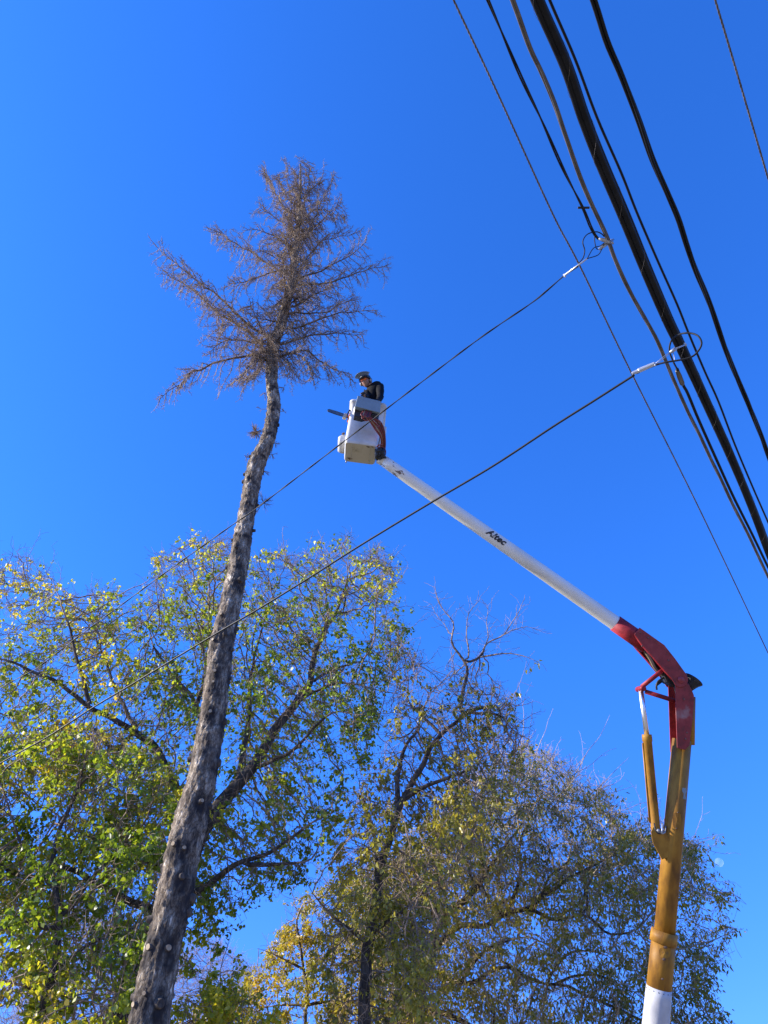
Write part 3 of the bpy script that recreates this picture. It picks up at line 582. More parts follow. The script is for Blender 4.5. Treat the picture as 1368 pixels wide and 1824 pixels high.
for k in range(18):                           # limbs pointing to and from the camera and short ones round the stem
    z = random.uniform(cp[0].z, 1); z = 15.9 + (random.random() ** 1.3) * 7.0; c, rr_ = core_at(z); a = random.uniform(0, 2 * math.pi); fr = (z - 15.9) / 8
    ln = (1.5 * (1 - fr) ** .8 + .3) * random.uniform(.55, 1.0)
    if abs(math.cos(a)) > .75: ln *= .6
    d = Vector((math.cos(a), math.sin(a), .15 + fr * .9)); pts = [c]; q = c
    for s in range(4): q = q + d.normalized() * ln / 4; d.z -= .12 * (1 - fr) * (1 if s < 2 else -1); pts.append(q)
    add_branch(pts, .6 * (1 - fr * .4), 0)
def tuft(px, py, n, sz, dxp=0, dyp=0, y=YS):  # small twig tuft growing from the stem
    q = atY(px, py, y); c, r = core_at(q.z + .02); S = []
    S.append((c, q, .006, .005))
    for k in range(n):
        d = Vector((random.gauss(0, 1), random.gauss(0, 1), random.gauss(-.3, 1))).normalized(); e = q + d * sz * random.uniform(.3, 1); S.append((q + d * sz * .1, e, .004, .003))
        for _ in range(4): d2 = (d + Vector((random.gauss(0, 1), random.gauss(0, 1), random.gauss(-.2, 1)))).normalized(); S.append((q.lerp(e, random.random()), e + d2 * sz * .4, .003, .0016))
    link('twig_tuft', seg_mesh('twig_tuft', S), M['dead_twig'], spruce)
tuft(455, 769, 46, .16); tuft(469, 838, 10, .12); tuft(490, 790, 9, .1); tuft(470, 896, 14, .2); tuft(466, 729, 2, .1); tuft(505, 733, 3, .08); tuft(484, 810, 8, .1); tuft(438, 815, 4, .1); tuft(506, 690, 6, .12); tuft(470, 700, 5, .12)
tuft(300, 1560, 8, .2); tuft(322, 1480, 5, .12); tuft(350, 1330, 5, .1); tuft(430, 1060, 5, .1)

# ------------------------------------------------------------------ AERIAL LIFT
E = atD(1212, 1211, 12.4); T = atD(685, 822, 13.3); B = atD(1165, 1824, 11.0)
ua = (T - E).normalized(); wa = (B - E).normalized(); n = ua.cross(wa).normalized()
if n.dot(CAM - E) < 0: n = -n
pivot = E + wa * ((E.z - 2.15) / -wa.z)
lift = empty('aerial_lift', (pivot.x, pivot.y, 0), 'bucket truck aerial lift with white upper boom, red elbow and yellow lower boom', 'aerial lift')
def onp(x, y, o=0): return atP(x, y, E + n * o, n)
def e3(x, y): return (1060 + x / 6.218, 1080 + y / 6.218)
def e4(x, y): return (1080 + x / 3.77, 1340 + y / 3.77)
def local_tube(name, a, bb, prof, m, parent, k=40, caps=True):   # tube whose own z axis runs along it
    ax = (bb - a); ln = ax.length; q = ax.to_track_quat('Z', 'Y'); g = MB()
    g.disc_stack(Vector((0, 0, 0)), Vector((0, 0, 1)), [(t * ln, r) for t, r in prof], k)
    o = obj(name, g, m, None, True); o.parent = parent; o.location = a - wloc(parent); o.rotation_mode = 'QUATERNION'; o.rotation_quaternion = q
    return o
UBL = (T - atP(1096, 1110, E, n)).length
# upper boom, fibreglass, with worn patches toward the bucket
bm = noisy('boom gelcoat', [(.6, .57, .49), (.72, .7, .63), (.78, .76, .7)], 3, .4, 0, 0, (1, 1, .3)); N, L, b = nodes(bm)
tc = N.new('ShaderNodeTexCoord'); sp = N.new('ShaderNodeSeparateXYZ'); L.new(tc.outputs['Object'], sp.inputs[0])
nn1 = N.new('ShaderNodeTexNoise'); nn1.inputs['Scale'].default_value = 5.5; nn1.inputs['Detail'].default_value = 7; nn1.inputs['Roughness'].default_value = .6
mp = N.new('ShaderNodeMapping'); mp.inputs['Scale'].default_value = (1.6, 1.6, .7); mp.inputs['Location'].default_value = (.3, 1.2, 3.4); L.new(tc.outputs['Object'], mp.inputs[0]); L.new(mp.outputs[0], nn1.inputs['Vector'])
mr = N.new('ShaderNodeMapRange'); mr.inputs['From Min'].default_value = 2.8; mr.inputs['From Max'].default_value = UBL; mr.inputs['To Min'].default_value = .08; mr.inputs['To Max'].default_value = -.13; L.new(sp.outputs[2], mr.inputs['Value'])
su = N.new('ShaderNodeMath'); su.operation = 'SUBTRACT'; L.new(nn1.outputs[0], su.inputs[0]); L.new(mr.outputs[0], su.inputs[1])
gt = N.new('ShaderNodeMapRange'); gt.inputs['From Min'].default_value = .695; gt.inputs['From Max'].default_value = .705; L.new(su.outputs[0], gt.inputs['Value'])
mx = N.new('ShaderNodeMix'); mx.data_type = 'RGBA'; mx.inputs[7].default_value = (.16, .12, .11, 1); L.new(gt.outputs[0], mx.inputs[0])
old = b.inputs['Base Color'].links[0].from_socket; L.new(old, mx.inputs[6])
# fine scratches
ns = N.new('ShaderNodeTexNoise'); ns.inputs['Scale'].default_value = 9; ns.inputs['Detail'].default_value = 6; ms = N.new('ShaderNodeMapping'); ms.inputs['Scale'].default_value = (1.2, 1.2, .25); L.new(tc.outputs['Object'], ms.inputs[0]); L.new(ms.outputs[0], ns.inputs['Vector'])
rs = ramp(N, [(.7, (1, 1, 1)), (.76, (.72, .7, .66))]); L.new(ns.outputs[0], rs.inputs[0]); m3 = N.new('ShaderNodeMix'); m3.data_type = 'RGBA'; m3.blend_type = 'MULTIPLY'; m3.inputs[0].default_value = .8
L.new(mx.outputs[2], m3.inputs[6]); L.new(rs.outputs[0], m3.inputs[7]); L.new(m3.outputs[2], b.inputs['Base Color'])
bs = atP(1096, 1110, E, n); Tb = T
upper = local_tube('upper_boom', bs, Tb, [(-.06, .123), (0, .123), (.5, .113), (.97, .101), (1, .099), (1.0, .08)], bm, lift, 48)
UB = (Tb - bs).length
# lettering on the boom
tcv = bpy.data.curves.new('lettering', 'FONT'); tcv.body = 'Altec'; tcv.size = .155; tcv.shear = .35; tcv.space_character = 1.06; tcv.offset = .007; tcv.resolution_u = 6
to = bpy.data.objects.new('tmp', tcv); COL.objects.link(to); dg = bpy.context.evaluated_depsgraph_get(); tm = bpy.data.meshes.new_from_object(to.evaluated_get(dg)); bpy.data.objects.remove(to)
import bmesh
bmh = bmesh.new(); bmh.from_mesh(tm); bmesh.ops.subdivide_edges(bmh, edges=bmh.edges[:], cuts=3)
axd = (bs - Tb).normalized(); pt0 = atP(872, 941, E, n); s0 = (pt0 - Tb).dot(axd) + 0; cam_dir = (CAM - pt0); f0 = (cam_dir - axd * cam_dir.dot(axd)).normalized(); upv = axd.cross(f0); 
if upv.dot(Vector((1, 0, 1))) < 0: upv = -upv
for v in bmh.verts:
    s = s0 + v.co.x; rad = .102 + (.123 - .1) * s / UB + .0035; a = (v.co.y - .035) / rad + .25
    a += 0; v.co = Tb + axd * s + (f0 * math.cos(a) + upv * math.sin(a)) * rad
bmh.to_mesh(tm); bmh.free(); txm = noisy('worn black lettering', [(.01, .01, .012), (.03, .03, .03), (.45, .44, .4)], 40, .6, 0, 0, lo=.45, hi=.72)
lt = link('lettering', tm, txm, None); tm.transform(Matrix.Translation(-wloc(lift))); lt.parent = lift
# red sleeve and elbow plates
a0 = atP(1096, 1110, E, n); d_ = (a0 - T).normalized()
local_tube('boom_sleeve', a0, a0 + d_ * .6, [(0, .126), (0, .138), (1, .142), (1, .05)], M['red'], lift, 40)
def plate(name, pts, o, th, m, parent=lift, bev=.006):
    g = MB(); P = [onp(*e3(*p), o) for p in pts]; g.prism(P, n * th); return obj(name, g, m, parent, False, bev)
def arc(cx_, cy_, r_, a0_, a1_, k=8): return [(cx_ + r_ * math.cos(R(a0_ + (a1_ - a0_) * i / k)), cy_ + r_ * math.sin(R(a0_ + (a1_ - a0_) * i / k))) for i in range(k + 1)]
rp = noisy('scraped red plate', [(.13, .012, .016), (.23, .018, .024), (.28, .034, .036)], 6, .5, 0, .08)
N, L, b = nodes(rp); tc = N.new('ShaderNodeTexCoord'); scr = N.new('ShaderNodeTexNoise'); scr.inputs['Scale'].default_value = 3.2; scr.inputs['Detail'].default_value = 8
L.new(tc.outputs['Object'], scr.inputs['Vector']); vd = N.new('ShaderNodeVectorMath'); vd.operation = 'DISTANCE'; L.new(tc.outputs['Object'], vd.inputs[0])
sc_pos = onp(*e3(985, 1160), .17) - Vector((pivot.x, pivot.y, 0)); vd.inputs[1].default_value = sc_pos
m1 = N.new('ShaderNodeMapRange'); m1.inputs['From Min'].default_value = .0; m1.inputs['From Max'].default_value = .24; m1.inputs['To Min'].default_value = .12; m1.inputs['To Max'].default_value = -.1; L.new(vd.outputs['Value'], m1.inputs['Value'])
adn = N.new('ShaderNodeMath'); L.new(scr.outputs[0], adn.inputs[0]); L.new(m1.outputs[0], adn.inputs[1]); mk = N.new('ShaderNodeMapRange'); mk.inputs['From Min'].default_value = .6; mk.inputs['From Max'].default_value = .8; L.new(adn.outputs[0], mk.inputs['Value'])
mx = N.new('ShaderNodeMix'); mx.data_type = 'RGBA'; mx.inputs[7].default_value = (.32, .26, .25, 1); old = b.inputs['Base Color'].links[0].from_socket; L.new(mk.outputs[0], mx.inputs[0]); L.new(old, mx.inputs[6]); L.new(mx.outputs[2], b.inputs['Base Color'])
up_pts = [(490, 235), (765, 430), (880, 575), (980, 715), (1015, 760)] + arc(945, 815, 82, -35, 160, 9) + [(840, 800), (640, 565), (530, 445), (432, 312)]
plate('elbow_side_plate', up_pts, .17, .016, rp)
def moved(name, pts, o_from, o_to, th, m):   # the twin plate on the far side of the joint
    g = MB(); P = [onp(*e3(*p), o_from) + n * (o_to - o_from) for p in pts]; g.prism(P, n * th); return obj(name, g, m, lift, False, .006)
moved('elbow_side_plate', up_pts, .17, -.2, .016, M['red'])
g = MB(); top = [(490, 235), (765, 430), (880, 575), (980, 715)]
for i in range(3):
    a, c = onp(*e3(*top[i]), .17), onp(*e3(*top[i + 1]), .17); inn = (onp(*e3(600, 700), .17) - a).normalized() * .012
    g.prism([a + inn, c + inn, c + inn - n * .35, a + inn - n * .35], inn)
obj('elbow_top_web', g, M['red'], lift)
lo_pts = [(885, 850), (1030, 855), (1070, 930), (1092, 985), (1092, 1060), (1075, 1270), (1042, 1545), (990, 1590), (905, 1568), (888, 1100)]
plate('elbow_lower_plate', lo_pts, .148, .016, rp)
moved('elbow_lower_plate', [(895, 850), (1030, 850), (1092, 985), (1092, 1060), (1042, 1545), (990, 1600), (925, 1620), (905, 1100)], .148, -.19, .016, M['red'])
g = MB()
for a_, c_ in (((1085, 990), (1085, 1060)), ((1085, 1060), (1040, 1530))):
    a, c = onp(*e3(*a_), .148), onp(*e3(*c_), .148); inn = (onp(*e3(985, 1200), .148) - a).normalized() * .012; g.prism([a + inn, c + inn, c + inn - n * .33, a + inn - n * .33], inn)
obj('elbow_lower_web', g, M['red'], lift)
local_tube('boom_spine', onp(*e3(1030, 1530), -.02), onp(*e3(1040, 1000), -.02), [(0, .04), (0, .1), (1, .1), (1, .04)], M['yellow'], lift, 32)
for (x, y, r_) in ((945, 815, .052),):
    g = MB(); c = onp(*e3(x, y), .17); g.disc_stack(c, n, [(-.38, r_ * .5), (-.38, r_), (.018, r_), (.03, r_), (.036, r_ * .8), (.044, r_ * .45), (.046, r_ * .4)], 28); obj('pivot_pin', g, rp, lift, False, .003)
g = MB()
for (x, y) in ((500, 290), (585, 350), (810, 600), (520, 440), (1015, 1400), (1000, 1470), (985, 1030)):
    c = onp(*e3(x, y), .163 if y > 900 else .185); g.disc_stack(c, n, [(0, .016), (.01, .016), (.014, .009), (.0145, .003)], 6)
obj('plate_bolts', g, M['bolt'], lift)
g = MB(); fl = [(432, 312), (530, 445), (640, 565), (840, 800)]
for i in range(3):
    for q0, dirn in ((.168, -1), (-.184, 1)):
        a, c = onp(*e3(*fl[i]), .17) + n * (q0 - .17), onp(*e3(*fl[i + 1]), .17) + n * (q0 - .17); inn = (onp(*e3(945, 815), .17) - a).normalized() * .01; g.prism([a, c, c + n * .045 * dirn, a + n * .045 * dirn], inn)
obj('plate_flange', g, M['red'], lift)
# bell-shaped dark cover behind the elbow
bc = onp(*e3(1025, 905), -.08); bd = (onp(*e3(1105, 790), -.08) - bc).normalized()
g = MB(); g.disc_stack(bc, bd, [(-.02, .05), (0, .08), (.06, .1), (.12, .125), (.17, .16), (.177, .16), (.17, .15), (.1, .1)], 32); obj('elbow_boot', g, M['black_satin'], lift, True)
# links, knuckle, rod, cylinder
K0 = onp(*e3(505, 915), 0); g = MB(); g.disc_stack(K0 - n * .0, n, [(-.14, .02), (-.14, .042), (-.06, .048), (.0, .048), (.06, .048), (.14, .042), (.14, .02)], 24); obj('knuckle', g, M['red'], lift, True)
for a, bb, w_ in (((520, 890), (770, 690), .09), ((560, 945), (880, 1045), .09)):
    for s_ in (-1, 1):
        g = MB(); g.tube([onp(*e3(*a), s_ * w_), onp(*e3(*bb), s_ * w_)], .036, 16); obj('link_arm', g, M['red'], lift, True)
rod_end = onp(*e3(575, 1440), 0); local_tube('piston_rod', K0, rod_end, [(-.02, .04), (1.05, .04)], M['chrome'], lift, 24)
cyl_end = onp(*e4(332, 520), 0); local_tube('hydraulic_cylinder', rod_end + (K0 - rod_end).normalized() * .03, cyl_end, [(0, .03), (0, .074), (.03, .078), (.075, .078), (.08, .07), (.97, .07), (1, .075), (1, .03)], M['yellow'], lift, 28)
g = MB(); cd_ = (cyl_end - rod_end).normalized(); sidev = cd_.cross(n).normalized(); c0 = rod_end + cd_ * .1
if sidev.x > 0: sidev = -sidev
g.tube([c0 + sidev * .08, cyl_end - cd_ * .1 + sidev * .085], .013, 8); obj('cylinder_pipe', g, M['yellow'], lift, True)
# lower boom
l0 = onp(*e3(962, 1480), -.01); l1 = onp(1184, 1660, 0); l2 = pivot
lb = local_tube('lower_boom', l1, l0, [(-.02, .15), (1, .146)], M['yellow'], lift, 44)
lj = onp(1174, 1759, 0); local_tube('boom_base_sleeve', lj, l1, [(-.0, .176), (.93, .176)], M['yellow'], lift, 44)
local_tube('collar', onp(1181, 1680, 0), onp(1184, 1659, 0), [(0, .17), (0, .192), (1, .192), (1, .15)], M['yellow'], lift, 44)
local_tube('insulator_sleeve', lj, pivot, [(0, .15), (0, .179), (.06, .182), (1, .2)], M['white_boot'], lift, 44)
# rivets on the boot rim
g = MB(); axw = (pivot - lj).normalized(); fw = (CAM - lj); fw = (fw - axw * fw.dot(axw)).normalized(); sw = axw.cross(fw)
for i in range(16):
    a = 2 * math.pi * i / 16; c = lj + axw * .035 + (fw * math.cos(a) + sw * math.sin(a)) * .18; g.disc_stack(c, fw * math.cos(a) + sw * math.sin(a), [(0, .007), (.006, .006)], 6)
obj('boot_rivets', g, M['black'], lift)
# bracket of the cylinder: two cheeks and a spine
for o_ in (.095, -.105):
    g = MB(); g.prism([onp(*e4(*p), o_) for p in ((297, 535), (318, 492), (350, 510), (372, 545), (402, 540), (432, 600), (420, 700), (372, 720), (312, 610))], n * .014); obj('cylinder_bracket', g, M['yellow'], lift, False, .004)
g = MB(); P = [onp(*e4(*p), -.1) for p in ((300, 548), (314, 612), (368, 716))]
for i in range(2): g.prism([P[i], P[i + 1], P[i + 1] + n * .2, P[i] + n * .2], Vector((.012, 0, 0)))
obj('bracket_spine', g, M['yellow'], lift)
g = MB(); g.disc_stack(onp(*e4(332, 522), 0), n, [(-.13, .03), (.13, .03)], 20); obj('bracket_pin', g, M['steel'], lift, True)
# access covers, sticker, hose hook, bolts
def on_boom(x, y, r_, ctr_a, ctr_b):
    r0 = ray(x, y); ax = (ctr_b - ctr_a).normalized(); w0 = CAM - ctr_a; dp = r0 - ax * r0.dot(ax); wp = w0 - ax * w0.dot(ax)
    A_ = dp.dot(dp); B_ = 2 * dp.dot(wp); C_ = wp.dot(wp) - r_ * r_; disc = B_ * B_ - 4 * A_ * C_
    t = (-B_ - math.sqrt(max(0, disc))) / (2 * A_); p = CAM + r0 * t; c = ctr_a + ax * (p - ctr_a).dot(ax); return p, (p - c).normalized(), ax
def cover(px_, name, r_, a_, b_, m, th=.006):
    P = [on_boom(x, y, r_, a_, b_) for x, y in px_]; g = MB(); c = sum((p[0] for p in P), Vector()) / len(P); nn_ = sum((p[1] for p in P), Vector()).normalized()
    k = len(P); g.add([p[0] - p[1] * .01 for p in P] + [p[0] + p[1] * th for p in P] + [c + nn_ * (th + .006)], [(i, (i + 1) % k, (i + 1) % k + k, i + k) for i in range(k)] + [(i + k, (i + 1) % k + k, 2 * k) for i in range(k)])
    return obj(name, g, m, lift)
def ell(cx_, cy_, rx, ry, k=18, pw=.6):
    o = []
    for i in range(k):
        a = 2 * math.pi * i / k; c, s = math.cos(a), math.sin(a); o.append((cx_ + rx * abs(c) ** pw * (1 if c > 0 else -1), cy_ + ry * abs(s) ** pw * (1 if s > 0 else -1)))
    return o
cover([e4(*p) for p in ell(474, 458, 28, 54)], 'access_cover', .149, l1, l0, M['yellow'])
cover([e4(*p) for p in ell(393, 1345, 38, 36)], 'access_cover', .176, lj, l1, M['yellow'])
cover([e4(*p) for p in ((512, 238), (532, 240), (540, 262), (530, 280), (534, 318), (516, 312), (520, 280), (510, 262))], 'worn_sticker', .149, l1, l0, M['grey_box'], .002)
for x, y, sz in ((396, 1308, 13), (386, 1390, 12), (376, 1522, 9), (480, 405, 6), (470, 511, 6)):
    cover([e4(*p) for p in ell(x, y, sz, sz * .8, 8, 1)], 'bolt', .176 if y > 1200 else .155, (lj if y > 1200 else l1), (l1 if y > 1200 else l0), M['rust'], .012)
# hoses through the elbow and at the bracket
for i, (off, m_) in enumerate(((-.08, 'black'), (-.04, 'hose_tan'), (0, 'black'), (.04, 'hose_dark'), (.08, 'black'), (-.02, 'black'))):
    g = MB(); j = i * 9; g.tube(smooth_path([onp(*e3(470 + j, 400), off), onp(*e3(585 + j, 570), off), onp(*e3(650 + j, 690), off), onp(*e3(760 + j, 790), off * .8), onp(*e3(860 + j * .5, 860), off), onp(*e3(905, 1010), off), onp(*e3(925, 1200), off)], 6), .013, 8)
    obj('hydraulic_hose', g, M[m_], lift, True)
g = MB(); g.tube(smooth_path([onp(*e3(760, 790), .03), onp(*e3(700, 830), .05), onp(*e3(680, 880), .05), onp(*e3(683, 925), .04)], 5), .016, 8); g.tube([onp(*e3(680, 870), .05), onp(*e3(735, 830), .0)], .022, 8); obj('hydraulic_hose', g, M['black'], lift, True)
for s_ in (0, 1):
    g = MB(); g.tube(smooth_path([onp(*e4(322 + s_ * 55, 478), .1), onp(*e4(330 + s_ * 45, 520), .16), onp(*e4(352 + s_ * 20, 545), .16), onp(*e4(395, 535), .13), onp(*e4(400, 495), .06)], 6), .011, 8); obj('hydraulic_hose', g, M['steel' if s_ else 'black'], lift, True)
g = MB(); g.prism([onp(*e3(700, 730), -.12), onp(*e3(880, 820), -.12), onp(*e3(850, 900), -.12), onp(*e3(740, 850), -.12)], n * .2); obj('valve_block', g, M['black_satin'], lift, False, .01)
# turret, deck, cab and wheels of the carrier (below the frame)
g = MB(); g.disc_stack(Vector((pivot.x, pivot.y, 1.15)), Vector((0, 0, 1)), [(0, .45), (.1, .45), (.15, .32), (.75, .28), (1.0, .25)], 28); obj('turret', g, M['white_boot'], lift, False, .01)
g = MB(); X_, Y_, Z_ = Vector((1, 0, 0)), Vector((0, 1, 0)), Vector((0, 0, 1)); c = Vector((pivot.x + 1.2, pivot.y, 0))
g.box(c + Z_ * 1.0, X_ * 2.6, Y_ * 1.1, Z_ * .15); obj('truck_bed', g, M['white_paint'], lift, False, .02)
g = MB(); g.prism([c + Vector(p) for p in ((2.75, -1.05, .7), (5.0, -1.05, .7), (5.0, -1.05, 1.35), (4.1, -1.05, 1.5), (3.7, -1.05, 2.15), (2.75, -1.05, 2.15))], Y_ * 2.1); obj('cab', g, M['white_paint'], lift, False, .05)
for wx in (-1.3, 4.2):
    for s_ in (-1, 1):
        g = MB(); g.disc_stack(c + Vector((wx, s_ * .98, .48)), Y_, [(-.13, .25), (-.13, .44), (-.08, .48), (.08, .48), (.13, .44), (.13, .25)], 28); w_ = obj('wheel', g, M['black'], lift, True)

# ------------------------------------------------------------------ the bucket
Bc = atD(641, 808, 13.4)
Rm = Matrix.Rotation(R(6.5), 3, 'Y') @ Matrix.Rotation(R(4), 3, 'Z')
bxv, byv, bzv = (Rm @ Vector(v) for v in ((1, 0, 0), (0, 1, 0), (0, 0, 1)))
def BL(x, y, z): return Bc + bxv * x + byv * y + bzv * z
def rrect(hx, hy, rad, z, k=6, ox=0, oy=0):
    o = []
    for sx, sy, a0_ in ((1, 1, 0), (-1, 1, 90), (-1, -1, 180), (1, -1, 270)):
        for i in range(k + 1): a = R(a0_ + 90 * i / k); o.append(BL(ox + sx * (hx - rad) + rad * math.cos(a), oy + sy * (hy - rad) + rad * math.sin(a), z))
    return o
def loft(rings, caps=(True, True), mi=0, g=None):
    g = g or MB(); k = len(rings[0]); vs = [p for r_ in rings for p in r_]; fs = [(i * k + j, i * k + (j + 1) % k, (i + 1) * k + (j + 1) % k, (i + 1) * k + j) for i in range(len(rings) - 1) for j in range(k)]
    if caps[0]: fs.append(tuple(range(k))[::-1])
    if caps[1]: fs.append(tuple(range((len(rings) - 1) * k, len(rings) * k)))
    g.add(vs, fs, mi); return g
bucket_m = noisy('bucket gelcoat', [(.28, .26, .22), (.48, .46, .42), (.56, .545, .51), (.64, .62, .58)], 2.5, .4, 0, .03, lo=.25, hi=.6)
rings = [rrect(.255, .225, .04, .0), rrect(.272, .242, .055, .02), rrect(.279, .249, .06, .06), rrect(.29, .26, .06, .5), rrect(.302, .272, .06, 1.0), rrect(.335, .305, .075, 1.012), rrect(.338, .308, .075, 1.06), rrect(.325, .295, .07, 1.075), rrect(.29, .262, .05, 1.07), rrect(.285, .255, .05, .9), rrect(.262, .232, .05, .06)]
bucket = obj('bucket', loft(rings, (False, True)), bucket_m, lift, True)
bottom_m = noisy('chipped bucket bottom with bounce light', [(.12, .07, .045), (.36, .31, .2), (.46, .4, .27), (.5, .44, .31)], 3.2, .65, 0, .05, lo=.3, hi=.42)  # brown chips, plus underside shade and ground bounce painted in as tan
g = MB(); loft([rrect(.256, .226, .04, -.004), rrect(.256, .226, .04, .01)], g=g)
obj('bucket_bottom', g, bottom_m, bucket)
for xx in (-.15, .17):
    g = MB(); g.box(BL(xx, 0, -.006), bxv * .006, byv * .205, bzv * .005); obj('bottom_rib', g, M['tan_with_bounce'], bucket, False, .002)
g = MB(); 
for (x, y, sx, sy) in ((.14, -.19, .045, .016), (-.17, .15, .05, .03), (.21, -.2, .03, .01), (.17, .15, .012, .04)):
    g.add([BL(x - sx, y - sy * .6, -.0065), BL(x - sx * .2, y - sy, -.0065), BL(x + sx, y - sy * .3, -.0065), BL(x + sx * .5, y + sy * .5, -.0065), BL(x, y + sy, -.0065), BL(x - sx * .6, y + sy * .2, -.0065)], [(0, 1, 2, 3, 4, 5)])
obj('rust_chips', g, M['rust'], bucket)
g = MB(); g.tube([BL(-.23, .2, -.0), BL(-.23, .2, -.06)], .012, 8); obj('drain_plug', g, M['steel'], bucket, True)
# moulded step on the left side
g = loft([rrect(.06, .12, .03, .13, ox=-.31, oy=.06), rrect(.09, .15, .05, .17, ox=-.325, oy=.06), rrect(.095, .155, .05, .28, ox=-.33, oy=.06), rrect(.07, .14, .04, .34, ox=-.315, oy=.06), rrect(.03, .11, .02, .37, ox=-.3, oy=.06)])
obj('side_step', g, bucket_m, bucket, True)
g = MB(); g.add([BL(-.41, -.02, .345), BL(-.37, -.06, .365), BL(-.34, 0, .372), BL(-.38, .05, .35)], [(0, 1, 2, 3)]); g.tube([BL(-.36, -.1, .33), BL(-.33, -.1, .36)], .02, 6); obj('rust_chips', g, M['rust'], bucket)
# raised panel on the front face
g = MB(); g.box(BL(-.02, -.277, .58), bxv * .2, byv * .004, bzv * .004); obj('front_seam', g, M['tan_with_bounce'], bucket)
# control box and console on the front lip
def Z1(x, y, d): return atD(570 + x / 8.55, 640 + y / 8.55, d)
cb = [BL(-.2, -.40, 1.01), BL(.235, -.40, 1.01), BL(.235, -.33, .76 + .02), BL(-.215, -.33, .76 + .02)]
g = MB(); fo = [Z1(575, 550, 13.3), Z1(935, 640, 13.3), Z1(912, 812, 13.18), Z1(533, 716, 13.18)]
nf = (fo[1] - fo[0]).cross(fo[3] - fo[0]).normalized()
if nf.dot(CAM - fo[0]) > 0: nf = -nf
g.prism(fo, nf * .14); obj('control_box', g, M['grey_box'], bucket, False, .008)
g = MB(); lev = [Z1(650 + i * 26, 552 + i * 7, 13.38) for i in range(4)]
for p in lev: g.tube([p, p + Vector((0, 0, .04)) ], .009, 8)
obj('control_levers', g, M['black'], bucket, True)
g = MB(); co = [Z1(535, 700, 13.3), Z1(905, 790, 13.3), Z1(890, 930, 13.22), Z1(830, 850, 13.2), Z1(640, 890, 13.2), Z1(518, 860, 13.2)]; g.prism(co, nf * .13); obj('console', g, M['black_satin'], bucket, False, .006)
g = MB(); g.add([Z1(490, 830, 13.28), Z1(520, 720, 13.26), Z1(538, 730, 13.24), Z1(525, 800, 13.22), Z1(510, 845, 13.26)], [(0, 1, 2, 3, 4)]); g.prism([Z1(560, 722, 13.24), Z1(640, 740, 13.24), Z1(640, 765, 13.22), Z1(570, 742, 13.22)], nf * .02); obj('bracket_plate', g, M['white_paint'], bucket)
# hoses from the console down to the boom tip
for i in range(9):
    j = i - 4; m_ = M['hose_red'] if i not in (2, 6) else M['hose_dark' if i == 6 else 'hose_tan']; jj = j * 5
    g = MB(); g.tube(smooth_path([Z1(720 + j * 17, 770 + abs(j) * 5, 13.22), Z1(690 + j * 16, 850 + i * 6, 13.1), Z1(770 + j * 14, 900 + random.uniform(-10, 10), 13.1), Z1(880 + j * 11, 1010 - j * 14, 13.15), Z1(945 + j * 9, 1130 - j * 10, 13.25), Z1(965 + j * 8, 1260, 13.35), Z1(950 + j * 10, 1380, 13.4), Z1(940 + j * 9, 1460, 13.4)], 6), .0095, 7); obj('hydraulic_hose', g, m_, lift, True)
g = MB()
for (a, b1, c) in (((660, 780), (640, 900), (700, 850)), ((700, 790), (720, 930), (640, 900)), ((900, 1350), (870, 1320), (960, 1290))): g.tube(smooth_path([Z1(*a, 13.2), Z1(*b1, 13.08), Z1(*c, 13.1)], 8), .009, 6)
g.tube(smooth_path([Z1(880, 1370, 13.3), Z1(930, 1330, 13.25), Z1(990, 1370, 13.3), Z1(1000, 1430, 13.35), Z1(985, 1480, 13.35)], 6), .009, 6); obj('hydraulic_hose', g, M['hose_red'], lift, True)
# bracket behind the hoses and rubber wrapped boom tip
g = MB(); g.box(BL(.34, .12, .42), bxv * .045, byv * .1, bzv * .4); obj('bucket_mount', g, M['white_paint'], lift, False, .02)
g = MB(); g.tube([BL(.3, .15, .2), T + (bs - T).normalized() * -.05, T + (bs - T).normalized() * .05], [.07, .1, .09], 16); obj('boom_tip_bracket', g, M['white_paint'], lift, True)
g = MB(); ps = []
for k in range(26): 
    a = random.uniform(0, 6.28); rr_ = random.uniform(.05, .12); c = Z1(925 + random.uniform(-55, 50), 1465 + random.uniform(-75, 50), 13.22); d = Vector((random.gauss(0, 1), random.gauss(0, 1), random.gauss(-.4, 1))).normalized()
    g.tube([c - d * .05, c + d * .0, c + d * .06], [.02, .036, .012], 6)
g.tube([Z1(955, 1350, 13.3), Z1(960, 1450, 13.25), Z1(940, 1490, 13.25)], .035, 8)
g.tube([Z1(860, 1480, 13.25), Z1(970, 1505, 13.3)], .04, 10)
obj('boom_tip_wrap', g, M['black'], lift, True)

# ------------------------------------------------------------------ chainsaw hung on the bucket's left side
saw = empty('chainsaw', BL(-.4, .25, .45), 'chainsaw with its long bar sticking out left from the white bucket', 'chainsaw')
s0_ = Z1(395, 862, 13.75); s1_ = Z1(118, 772, 13.75); sd1 = (s1_ - s0_).normalized(); su1 = Vector((0, 0, 1)); su1 = (su1 - sd1 * su1.dot(sd1)).normalized(); sn1 = sd1.cross(su1)
def sawp(a, u): return s0_ + sd1 * a + su1 * u
LS = (s1_ - s0_).length
g = MB(); prof = [(-.08, -.03), (LS * .5, -.043), (LS - .035, -.036)] + [(LS - .035 + .036 * math.sin(R(t)), -.036 * math.cos(R(t))) for t in range(15, 180, 15)] + [(LS * .5, .043), (-.08, .03)]
g.prism([sawp(*p) for p in prof], sn1 * .008); obj('guide_bar', g, M['saw_bar'], saw)
g = MB(); g.tube([sawp(*p) + sn1 * .004 for p in prof], .006, 6); obj('saw_chain', g, M['black'], saw)
